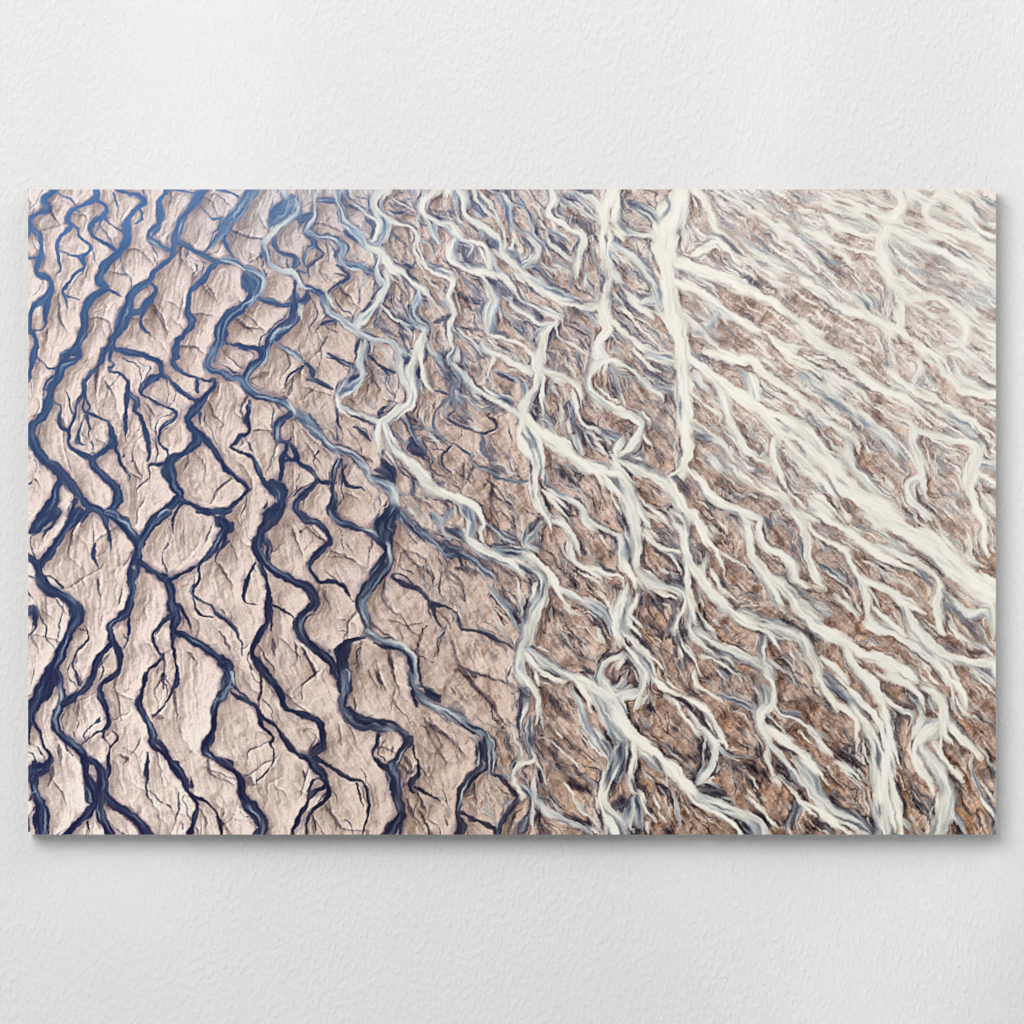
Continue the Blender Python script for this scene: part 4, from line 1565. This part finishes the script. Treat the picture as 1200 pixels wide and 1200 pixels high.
d4 380,690,60 400,730,40
c 170,820,40 200,840,30
c 250,880,20 300,910,20
c 480,590,14 470,700,40 520,770,25
c 420,480,30 450,540,14
T 940 410
d6 0,150,80 200,300,80 450,480,80 600,650,80
d6 800,350,60 1000,480,60
d9 0,460,80 100,580,110 200,730,110 300,850,120 420,900,120 560,980,90
d8 0,70,40 130,130,40 200,170,40 340,240,20
d8 150,150,50 170,230,40 290,330,30 320,440,20
d9 150,10,40 250,70,60 370,170,60 500,250,60 620,310,70 690,380,70 760,450,40
d8 500,370,30 640,440,30 720,490,40 860,520,50 980,540,60 1030,600,90 1000,700,100 980,800,70 1010,900,60 1060,1000,60
d9 490,100,40 600,200,50 720,270,40 860,350,60 1000,430,50 1100,520,40
d9 760,20,40 800,100,30 870,160,40 950,240,50 1060,270,40 1150,290,40
d8 900,80,60 930,170,60 1000,200,60 1150,270,40
d8 880,20,40 930,30,60 1050,120,60 1150,170,40
d8 680,60,25 690,120,30 650,190,20
d8 650,450,50 650,540,60 690,650,60 690,740,60 620,780,50 640,880,50 740,980,60
d8 700,750,50 720,840,40
d8 0,290,30 120,400,50 270,500,60 330,570,40 340,640,20
d7 270,560,70 290,670,60 380,770,60 470,850,50
d4 300,450,14 330,500,16
d7 400,460,50 500,520,40 560,600,50
d8 350,250,30 410,320,20
d8 1020,720,40 1150,800,30
d7 1060,660,50 1150,690,60
d8 1060,850,80 1130,960,60
d7 950,440,50 1010,500,40
d9 0,720,40 80,740,50 150,810,40 220,930,40 270,990,40
d8 60,870,120 150,960,100
d5 0,590,16 10,600,20
d5 210,770,40 250,790,30
d5 40,940,40 80,950,40
d4 140,600,16 240,640,20
i 0,770,40 70,810,50
i 160,850,30 230,960,25
i 240,870,30 340,950,40
c 820,470,40 900,465,30
c 880,650,50 940,690,20
c 770,630,30 850,690,50
c 110,490,40 180,560,40
d3 640,345,35 650,370,16
c 430,185,14 540,240,16
c 330,690,30 370,740,25
c 600,930,50 650,990,40
c 840,110,30 870,120,25
c 440,290,25 420,410,20
c 720,140,40 760,160,40
c 230,110,40 350,210,30
c 40,375,25 60,400,20
c 0,440,14 80,570,10
d4 740,30,16 780,80,16
c 950,140,20 1120,230,25
c 1060,300,40 1110,330,40
c 900,880,40 940,940,30
c 1030,780,20 1110,840,25
c 660,810,25 700,880,30 790,970,30
c 1050,550,20 1090,580,16
c 120,320,30 150,350,25
c 280,740,20 380,830,16
c 400,730,25 470,830,30 540,900,30
d4 980,470,20 1010,520,20
c 450,50,30 480,70,20
c 1020,400,25 1100,450,20
T 940 600
d6 100,300,60 300,450,60
d6 100,570,100 180,600,60
d9 400,0,100 560,120,140 750,200,150 900,330,150 1050,440,150 1150,490,120
d9 80,0,50 200,80,60 330,170,80 470,260,70 640,330,70
d8 440,210,50 600,260,60 740,320,60 810,420,60 780,520,60 800,620,60 830,720,40
d8 0,60,40 40,150,60 40,250,40 60,370,40 130,450,20
d9 60,120,40 180,190,40 260,240,50 290,320,40 360,400,50 500,450,50 600,530,80 720,600,80
d8 600,560,70 640,670,80 720,760,80 800,830,70
d8 330,390,50 380,500,50 380,590,50 430,670,50 540,720,50 680,800,60 780,880,70 860,990,60
d8 400,560,30 500,640,40 600,720,30
d9 0,600,60 100,680,90 250,770,70 380,840,60 540,900,70 650,980,60
d8 250,780,60 290,880,60 370,980,60
d8 0,740,60 60,860,70 100,960,60
d8 110,850,40 200,920,40 270,1000,40
d8 700,740,100 820,840,70 950,870,60 1130,890,60
d8 1120,880,50 1135,950,40
d7 830,470,30 900,560,60 980,600,70 1080,560,80 1110,650,80 1110,740,60
d4 830,480,25 890,560,30 940,620,40 1000,680,40
d8 850,600,60 900,700,50 1000,790,50 1090,850,40
d9 1030,0,60 1060,90,60 1060,190,60 1090,260,40
d8 780,60,40 850,170,30 930,290,20
d8 1000,200,40 970,270,40 1080,330,40
d8 950,320,30 1140,440,30
d8 440,870,50 560,930,50
d7 1010,920,60 1110,990,60
d8 860,890,40 900,980,40
d7 180,480,70 300,580,30 330,630,20
d6 350,400,30 350,480,25
i 100,60,40 180,110,50 260,160,45
d6 480,110,60 600,200,60
i 450,100,25 600,170,30 700,250,40 760,290,30 850,400,30 920,480,40 1030,540,50
i 330,260,20 480,330,20
i 380,340,30 500,390,50 600,460,45 650,500,25
i 580,350,40 670,400,80 700,500,70 740,580,25
d5 690,340,25 750,430,30
i 60,200,40 110,260,30
i 230,250,40 270,360,50 310,450,60 330,540,50
i 410,440,25 480,520,40 530,580,30
c 520,490,30 570,570,30 620,690,20 680,760,12
i 700,630,40 760,670,40
d5 680,650,30 700,700,30
i 800,740,40 900,780,60 1040,830,70 1090,850,40
c 820,740,30 900,790,40 1050,830,50
i 880,480,30 1030,560,40
c 1030,520,25 1040,570,40
d3 950,650,30 1050,760,25 1100,800,30
i 630,800,30 720,900,40 800,970,40
i 930,910,20 1000,980,25
c 940,910,14 1010,990,12
c 0,820,70 20,860,40
i 150,790,40 230,890,50 290,970,30
c 230,220,20 250,280,14
c 140,470,35 200,540,30 250,590,30
c 20,350,50 40,390,40
i 30,510,40 70,550,25
i 390,930,30 460,990,50
d4 130,950,40 190,990,40
c 340,870,14 400,950,20
c 1000,180,12 1030,280,25
c 580,830,30 640,890,20
c 340,700,40 400,720,30
c 460,310,25 490,340,20
c 100,320,30 130,350,25
c 1080,260,20 1120,340,30
c 640,60,20 760,160,14
c 950,30,30 980,50,20
d2 1095,800,14 1085,860,16
T 940 790
d9 80,0,50 150,110,50 200,200,40
d9 200,170,40 290,230,40 320,310,40 310,390,30
d5 130,30,60 220,100,60 330,190,60
d9 200,10,30 300,120,30 400,210,60 470,300,60
d8 300,190,60 380,300,80 420,400,90 450,550,100 460,700,110 490,850,120 500,945,130
d9 370,0,60 430,100,80 480,200,60 510,330,60 550,470,50 585,555,25
d9 500,420,60 520,600,60 550,760,60 580,945,50
d6 400,350,30 440,430,40 460,560,30
d5 440,780,60 460,945,60
d8 500,150,50 560,200,40 640,230,40
d6 530,230,30 530,290,20
d6 640,250,20 655,300,16
d9 500,0,60 630,60,50 700,130,40 720,200,20
d8 440,0,20 540,50,20
d8 700,80,40 800,130,60 840,200,50 830,340,50
d6 750,150,50 770,200,60
d8 830,350,40 890,410,25
d8 760,320,120 690,380,70 660,440,50 700,550,50 750,660,40 770,700,20
d7 700,440,70 780,550,90 840,650,80 850,760,80 820,870,100 800,950,110
d8 770,400,40 830,500,30 890,580,40 950,650,20
d9 840,0,40 930,100,40 960,190,30
d7 870,60,30 890,170,30
d5 960,200,14 1060,250,16 1120,320,16
d8 860,290,50 940,370,50 1010,450,40 1070,530,20
d6 990,480,30 1000,580,30 1030,660,30 1090,760,35 1120,820,30 1130,940,25
d7 1040,630,16 1130,740,14
d5 900,840,40 950,930,40
d7 1010,0,30 1110,90,30 1120,120,20
d9 0,490,60 80,560,50 160,650,40
d7 0,600,90 80,700,80 180,790,80 300,850,90 390,930,70
d9 0,740,30 140,830,50 280,945,40
d4 200,830,20 380,910,30
d8 0,280,30 80,360,40 140,440,30 210,510,20 340,610,14
d6 70,330,25 150,380,20
d3 150,20,40 190,50,30
d2 250,155,14 280,160,14
c 160,420,30 260,490,60 350,560,60
c 330,350,60 340,420,40
c 60,850,60 70,930,60
c 1100,500,60 1120,600,70
c 900,160,30 930,190,20
c 930,430,30 930,480,40
c 790,680,30 780,760,25 745,860,14
c 150,300,40 200,270,30
c 280,720,40 310,780,30
d6 590,850,30 650,920,30
c 720,240,60 790,240,40
c 830,530,40 880,600,30
c 740,440,30 820,520,20
c 950,260,20 1060,340,12
c 640,640,40 670,750,60
c 60,110,60 20,200,40
c 350,60,40 350,140,20
c 600,100,40 640,110,30
c 920,690,40 960,700,30
c 1110,850,20 1100,920,20
c 260,130,12 350,160,14
c 680,290,12 660,350,8
T 30 220 3.64
d3 860,170,16 800,235,14 755,280,12
d3 900,120,50 940,60,50 970,10,50
d2 855,200,10 850,240,10 885,290,10
d2 880,205,8 890,240,8
d2 940,370,40 985,410,55 985,450,30
d4 1000,380,14 1020,410,12 990,470,14
d2 470,90,8 500,110,6 480,150,5
c 210,110,5 260,130,8 250,170,4
c 750,40,6 790,60,8 810,100,4
c 550,290,4 560,330,6
c 700,250,5 690,300,5
c 440,560,5 500,560,5
c 560,540,8 600,600,5
c 620,490,8 640,500,5
c 760,420,8 790,460,5
c 730,540,5 780,545,5
c 900,560,8 950,600,6
c 960,560,6 1000,600,4
c 1010,140,5 1040,200,5
d1 850,660,8 920,680,8 980,690,14 1010,700,16
T 300 220 3.64
d2 150,60,60 110,110,80 70,150,30
d4 170,110,20 110,160,20
d2 160,420,14 165,470,14 190,495,16 230,480,12 215,440,10
d1 215,420,20 290,450,25
c 250,155,6 320,165,8 360,190,8
c 270,270,6 285,300,6 230,330,6
d1 230,330,5 215,360,8 180,360,10
d2 340,370,6 390,390,8 350,430,6 310,440,6
d1 390,330,8 460,345,10 490,360,8
d2 640,100,6 600,110,14 570,90,12
d2 590,70,5 680,110,6
d1 620,320,14 660,340,20 680,320,10
d1 440,650,14 430,700,14
d1 640,740,20 650,720,10
d1 280,590,12 330,570,14 340,600,8
d1 260,590,5 310,540,6
c 130,840,5 200,770,8 210,740,5
d1 400,80,6 470,105,8 500,120,6
d2 430,40,8 470,50,6
d2 380,190,14 430,230,12
d7 700,110,8 740,150,8 750,180,6
d6 740,170,8 745,200,8 790,230,6
d8 860,215,12 920,235,8 960,230,8
d7 880,245,10 920,265,10 900,290,6
d8 985,250,14 990,300,30 1000,350,40
d7 960,390,8 990,440,12 1000,480,8
d7 830,580,8 900,640,8 970,700,6
d5 700,450,10 655,540,10 700,590,14
d1 1010,340,10 1040,400,10
d2 690,140,14 710,170,10
c 560,170,6 570,220,4
c 320,390,6 400,460,6 420,490,4
c 560,610,20 620,640,20
c 740,450,20 790,500,20
c 860,460,20 930,490,20
c 890,600,16 950,610,12
c 510,540,5 560,580,4
c 230,860,5 300,880,5
d1 220,820,8 280,840,8 330,860,6
d1 300,720,6 350,740,8 420,770,8
d1 490,720,6 530,770,8 580,800,6
c 480,800,8 520,840,6
c 130,700,6 140,750,8 120,790,4
d6 830,830,8 870,820,12 850,860,10
T 300 460 3.64
d1 150,190,12 130,240,16 115,300,14
d1 125,250,14 150,290,20 180,280,12
c 60,310,5 80,280,6
d1 280,380,14 320,385,16
d2 430,140,6 450,180,8 470,160,6 420,150,5
c 350,80,6 355,130,8 370,170,4
d1 500,350,12 560,370,20 590,380,10
d1 540,310,20 580,330,25 590,400,10
d1 660,210,12 650,250,10 720,280,12 740,300,5
d4 640,110,8 690,200,8 720,260,8
c 830,230,6 790,280,8 800,330,6 840,370,4
d1 970,180,6 1030,140,6 990,100,6
c 1010,400,8 1000,450,10 1030,520,5
c 1020,400,8 1060,450,8 1092,490,6
d4 660,370,8 670,420,8 700,470,5
d5 740,510,5 780,530,10 800,590,8 840,640,4
d2 810,640,30 850,680,30 880,740,20
d2 820,580,10 880,600,14
d4 830,660,6 900,680,8 960,740,8
c 680,690,6 730,720,8 760,790,5 740,840,4
c 830,790,5 880,830,6 890,880,5
d5 980,550,8 1030,590,8 1070,640,6
d2 1020,650,14 1080,640,14
d1 610,500,25 560,560,35 590,600,14
d4 545,620,8 570,700,10 560,760,10
d4 450,860,12 520,780,10
c 340,700,8 400,710,8 440,730,4
c 160,600,6 190,670,6
c 230,560,5 300,640,5
T 590 460 3.64
d8 520,450,50 550,540,60 575,640,50 560,730,40
d8 730,560,30 780,640,40
d2 725,370,20 760,390,20 790,430,10
d7 200,420,14 300,470,14 380,560,20 470,600,16
d6 420,180,10 470,200,14 500,190,10
c 420,190,40 440,240,30
c 210,320,14 280,370,20 340,430,14
c 240,720,20 260,760,25
c 650,250,20 680,290,20
c 600,120,14 640,220,14
d8 610,480,6 680,530,8 730,590,6
d8 600,590,16 660,650,20 750,680,10
d7 160,410,6 240,490,8 280,540,4
d4 110,560,14 90,640,25
d7 220,560,8 280,600,12 300,660,8
d6 330,540,8 370,560,6
d7 960,390,14 1000,430,14 1080,440,10
d8 820,340,16 870,420,14 960,470,16
c 870,550,20 940,600,25
c 840,680,14 880,740,20 870,790,10
T 590 730 3.64
d7 520,130,40 590,210,30 590,290,30 510,320,40
d7 410,240,40 420,180,25 500,140,20
c 470,210,20 480,260,20 560,250,20
d6 500,220,8 530,200,8 520,250,6
d7 490,300,30 560,290,20
d3 80,290,30 100,310,30
c 830,720,20 920,720,30
d6 440,780,30 500,860,50 530,890,50
d5 560,760,50 580,860,40
d1 520,760,20 530,800,14
d1 480,760,14 510,800,14
d6 600,760,10 640,830,10
d4 490,530,40 470,600,40 440,680,30
d7 690,310,14 740,360,10 780,410,5
d7 860,480,14 860,560,8
c 270,240,14 300,290,20
c 640,80,8 690,60,8
c 850,390,25 870,430,20
c 170,290,20 240,350,30 260,400,10
c 290,690,25 350,710,25
T 870 730 3.64
d8 770,430,70 740,500,40 740,600,30 800,700,16
d7 770,540,40 840,620,60 870,720,70 850,850,80
d8 860,320,35 850,440,25 850,560,16 930,650,8
d6 790,430,40 830,420,30
d6 565,790,30 600,895,50
d7 640,370,10 720,380,14 710,450,10
d7 1030,100,10 1060,140,14
d4 200,390,10 260,420,14 320,480,8
c 30,580,20 60,650,20 90,740,10
c 0,580,30 50,600,40
c 150,130,30 190,180,20 220,260,16
c 660,540,14 700,640,14
c 1050,530,20 1060,620,20
c 270,140,14 280,170,8
d3 345,230,20 400,280,25 450,330,16
T 300 730 3.64
d1 300,130,16 335,170,18 345,230,24
d1 345,120,16 380,85,14 460,60,8
d1 500,80,8 560,105,14 640,115,14
d1 690,190,10 720,290,14 780,310,22
d1 860,420,10 940,470,10
d1 660,290,12 690,340,10
c 20,170,8 25,300,12 10,350,8
c 210,130,10 250,210,8 200,260,4
c 520,200,14 530,250,10
c 570,120,12 580,180,10 600,260,6
c 750,420,12 790,520,12
c 770,450,20 860,530,10
c 430,120,8 440,180,8
c 690,120,8 710,40,8
c 800,40,8 770,120,8
c 880,200,8 970,310,12 1040,400,8
d1 960,520,30 980,580,30
d1 210,560,20 240,590,30
c 610,600,10 660,640,14 690,600,8
c 320,780,12 340,850,8
"""

# ---------------------------------------------------------------- the scene: 1 photo pixel = 1 millimetre
INK, AMB, KEY, FILL = 1.05, 0.325, 368.0, 15.0
BANDS = [(-0.375, 0.20, 0.062), (0.295, 0.07, 0.032), (0.64, 0.12, 0.052)]
MM = 0.001
C = bpy.context.scene.collection
scene = bpy.context.scene

def link(name, me, mats=(), parent=None):
    o = bpy.data.objects.new(name, me); C.objects.link(o)
    for m in mats: me.materials.append(m)
    if parent: o.parent = parent
    return o

def new_mat(name):
    m = bpy.data.materials.new(name); m.use_nodes = True
    return m, m.node_tree.nodes, m.node_tree.links, m.node_tree.nodes['Principled BSDF']

# ---- plaster
wall_m, N, L, B = new_mat('white_plaster')
B.inputs['Roughness'].default_value = 0.85; B.inputs['Specular IOR Level'].default_value = 0.15
tc = N.new('ShaderNodeTexCoord')
mp = N.new('ShaderNodeMapping'); mp.inputs['Rotation'].default_value = (0, math.radians(-28), 0); mp.inputs['Scale'].default_value = (1.0, 1.0, 0.62)
L.new(tc.outputs['Object'], mp.inputs['Vector'])
n1 = N.new('ShaderNodeTexNoise'); n1.inputs['Scale'].default_value = 190; n1.inputs['Detail'].default_value = 2.5; n1.inputs['Roughness'].default_value = 0.45; n1.inputs['Distortion'].default_value = 0.15
n2 = N.new('ShaderNodeTexNoise'); n2.inputs['Scale'].default_value = 85; n2.inputs['Detail'].default_value = 2.0
n3 = N.new('ShaderNodeTexNoise'); n3.inputs['Scale'].default_value = 9; n3.inputs['Detail'].default_value = 2.0
for n in (n1, n2, n3): L.new(mp.outputs['Vector'], n.inputs['Vector'])
r1 = N.new('ShaderNodeValToRGB'); r1.color_ramp.elements[0].position = 0.38; r1.color_ramp.elements[1].position = 0.80
r1.color_ramp.interpolation = 'EASE'
L.new(n1.outputs['Fac'], r1.inputs['Fac'])
mth = N.new('ShaderNodeMath'); mth.operation = 'MULTIPLY'
r3 = N.new('ShaderNodeValToRGB'); r3.color_ramp.elements[0].position = 0.35; r3.color_ramp.elements[0].color = (0.72, 0.72, 0.72, 1); r3.color_ramp.elements[1].position = 0.65
L.new(n3.outputs['Fac'], r3.inputs['Fac'])
L.new(r1.outputs['Color'], mth.inputs[0]); L.new(r3.outputs['Color'], mth.inputs[1])
add = N.new('ShaderNodeMath'); add.operation = 'MULTIPLY_ADD'; add.inputs[1].default_value = 0.5
L.new(n2.outputs['Fac'], add.inputs[0]); L.new(mth.outputs[0], add.inputs[2])
bp = N.new('ShaderNodeBump'); bp.inputs['Strength'].default_value = 0.60; bp.inputs['Distance'].default_value = 0.0013
L.new(add.outputs[0], bp.inputs['Height']); L.new(bp.outputs['Normal'], B.inputs['Normal'])
mixc = N.new('ShaderNodeMix'); mixc.data_type = 'RGBA'
mixc.inputs['A'].default_value = (0.800, 0.802, 0.803, 1); mixc.inputs['B'].default_value = (0.835, 0.836, 0.836, 1)
L.new(n3.outputs['Fac'], mixc.inputs['Factor']); L.new(mixc.outputs['Result'], B.inputs['Base Color'])

bm = bmesh.new(); bmesh.ops.create_cube(bm, size=1.0)
bmesh.ops.scale(bm, vec=(4.0, 0.06, 3.2), verts=bm.verts); bmesh.ops.translate(bm, vec=(0, 0.03, 0), verts=bm.verts)
me = bpy.data.meshes.new('wall'); bm.to_mesh(me); bm.free()
wall = link('wall', me, [wall_m]); wall['kind'] = 'structure'

# ---- canvas print: stretched body with white edges, and its printed face
DEPTH = 30 * MM
root = bpy.data.objects.new('canvas_print', None); C.objects.link(root)
root.location = (0, -DEPTH, -PH / 2 * MM)
root['label'] = 'wide frameless canvas print of braided rivers, navy to cream, on white wall'
root['category'] = 'canvas print'
edge_m, N, L, B = new_mat('canvas_edge')
B.inputs['Base Color'].default_value = (0.34, 0.31, 0.29, 1); B.inputs['Roughness'].default_value = 0.8
nz_ = N.new('ShaderNodeTexNoise'); nz_.inputs['Scale'].default_value = 900; b2 = N.new('ShaderNodeBump'); b2.inputs['Strength'].default_value = 0.2; b2.inputs['Distance'].default_value = 0.0003
L.new(nz_.outputs['Fac'], b2.inputs['Height']); L.new(b2.outputs['Normal'], B.inputs['Normal'])
bm = bmesh.new(); bmesh.ops.create_cube(bm, size=1.0)
bmesh.ops.scale(bm, vec=(PW * MM, DEPTH - 0.4 * MM, PH * MM), verts=bm.verts)
bmesh.ops.translate(bm, vec=(0, (DEPTH + 0.4 * MM) / 2, PH / 2 * MM), verts=bm.verts)
bmesh.ops.bevel(bm, geom=[e for e in bm.edges if abs(e.verts[0].co.y - e.verts[1].co.y) < 1e-5 and e.verts[0].co.y < DEPTH / 2], offset=0.8 * MM, segments=3, affect='EDGES', profile=0.5)
me = bpy.data.meshes.new('canvas_body'); bm.to_mesh(me); bm.free()
link('canvas_body', me, [edge_m], root)

pic = paint(RIVERS, 1.0); H, W = pic.shape[:2]
lin = np.where(pic / 255 <= 0.04045, pic / 255 / 12.92, ((pic / 255 + 0.055) / 1.055) ** 2.4) * INK
xs = np.linspace(-PW / 2, PW / 2, W) * MM; zs = np.linspace(PH, 0, H) * MM
co = np.zeros((H, W, 3), np.float32); co[..., 0] = xs[None, :]; co[..., 2] = zs[:, None]
idx = np.arange(H * W).reshape(H, W)
quads = np.stack([idx[1:, :-1], idx[1:, 1:], idx[:-1, 1:], idx[:-1, :-1]], -1).reshape(-1, 4)
me = bpy.data.meshes.new('printed_face')
me.vertices.add(H * W); me.vertices.foreach_set('co', co.ravel())
me.loops.add(quads.size); me.loops.foreach_set('vertex_index', quads.ravel().astype(np.int32))
me.polygons.add(len(quads)); me.polygons.foreach_set('loop_start', np.arange(0, quads.size, 4, dtype=np.int32))
me.update(calc_edges=True)
ca = me.color_attributes.new('ink', 'FLOAT_COLOR', 'POINT')
ca.data.foreach_set('color', np.concatenate([lin.reshape(-1, 3), np.ones((H * W, 1))], 1).astype(np.float32).ravel())
face_m, N, L, B = new_mat('printed_canvas')
B.inputs['Roughness'].default_value = 0.75; B.inputs['Specular IOR Level'].default_value = 0.08
at = N.new('ShaderNodeVertexColor'); at.layer_name = 'ink'; L.new(at.outputs['Color'], B.inputs['Base Color'])
link('printed_face', me, [face_m], root)

# ---- light: one big soft window high on the left, the room's own white bounce, an added fill, faint window bands
world = bpy.data.worlds.new('World'); scene.world = world; world.use_nodes = True
bg = world.node_tree.nodes['Background']; bg.inputs['Color'].default_value = (0.985, 0.99, 1.0, 1); bg.inputs['Strength'].default_value = AMB

def area(name, loc, target, sx, sy, watts, spread=180, col=(1, 1, 1)):
    d = bpy.data.lights.new(name, 'AREA'); d.shape = 'RECTANGLE'; d.size = sx; d.size_y = sy; d.energy = watts; d.color = col; d.spread = math.radians(spread)
    o = bpy.data.objects.new(name, d); C.objects.link(o); o.location = loc
    v = __import__('mathutils').Vector(target) - o.location
    o.rotation_euler = v.to_track_quat('-Z', 'Y').to_euler()
    return o
area('window_light', (-2.75, -6.0, 3.0), (0, 0, 0), 4.4, 4.0, KEY, 180, (1.0, 0.995, 0.985))
area('fill_light', (1.3, -1.9, 2.2), (0.4, 0, 0.1), 1.8, 1.2, FILL, 180)  # unseen fill lamp, added to brighten the wall towards the upper right
for x0, wd, p in BANDS:
    o = area('window_band', (x0 + 0.12, -1.6, 0.45), (x0, 0, 0.45), wd, 1.9, p, 7)
    o.rotation_euler.rotate_axis('Z', math.radians(-6))

area('window_band', (0.42, -1.5, -0.55), (0.42, 0, -0.62), 0.26, 0.5, 0.035, 12)
# ---- camera, far back and square on
cam = bpy.data.cameras.new('camera'); co_ = bpy.data.objects.new('camera', cam); C.objects.link(co_)
D = 6.0
co_.location = (0, -DEPTH - D, 0); co_.rotation_euler = (math.radians(90), 0, 0)
cam.sensor_width = 36; cam.lens = 36 * D / 1.2; cam.clip_end = 50
scene.camera = co_
try: scene.cycles.filter_width = 1.1                          # a crisp lens
except AttributeError: pass
scene.view_settings.view_transform = 'Standard'; scene.view_settings.look = 'None'
scene.view_settings.exposure = 0; scene.view_settings.gamma = 1; scene.view_settings.use_curve_mapping = False
scene.render.resolution_x = scene.render.resolution_y = 1024
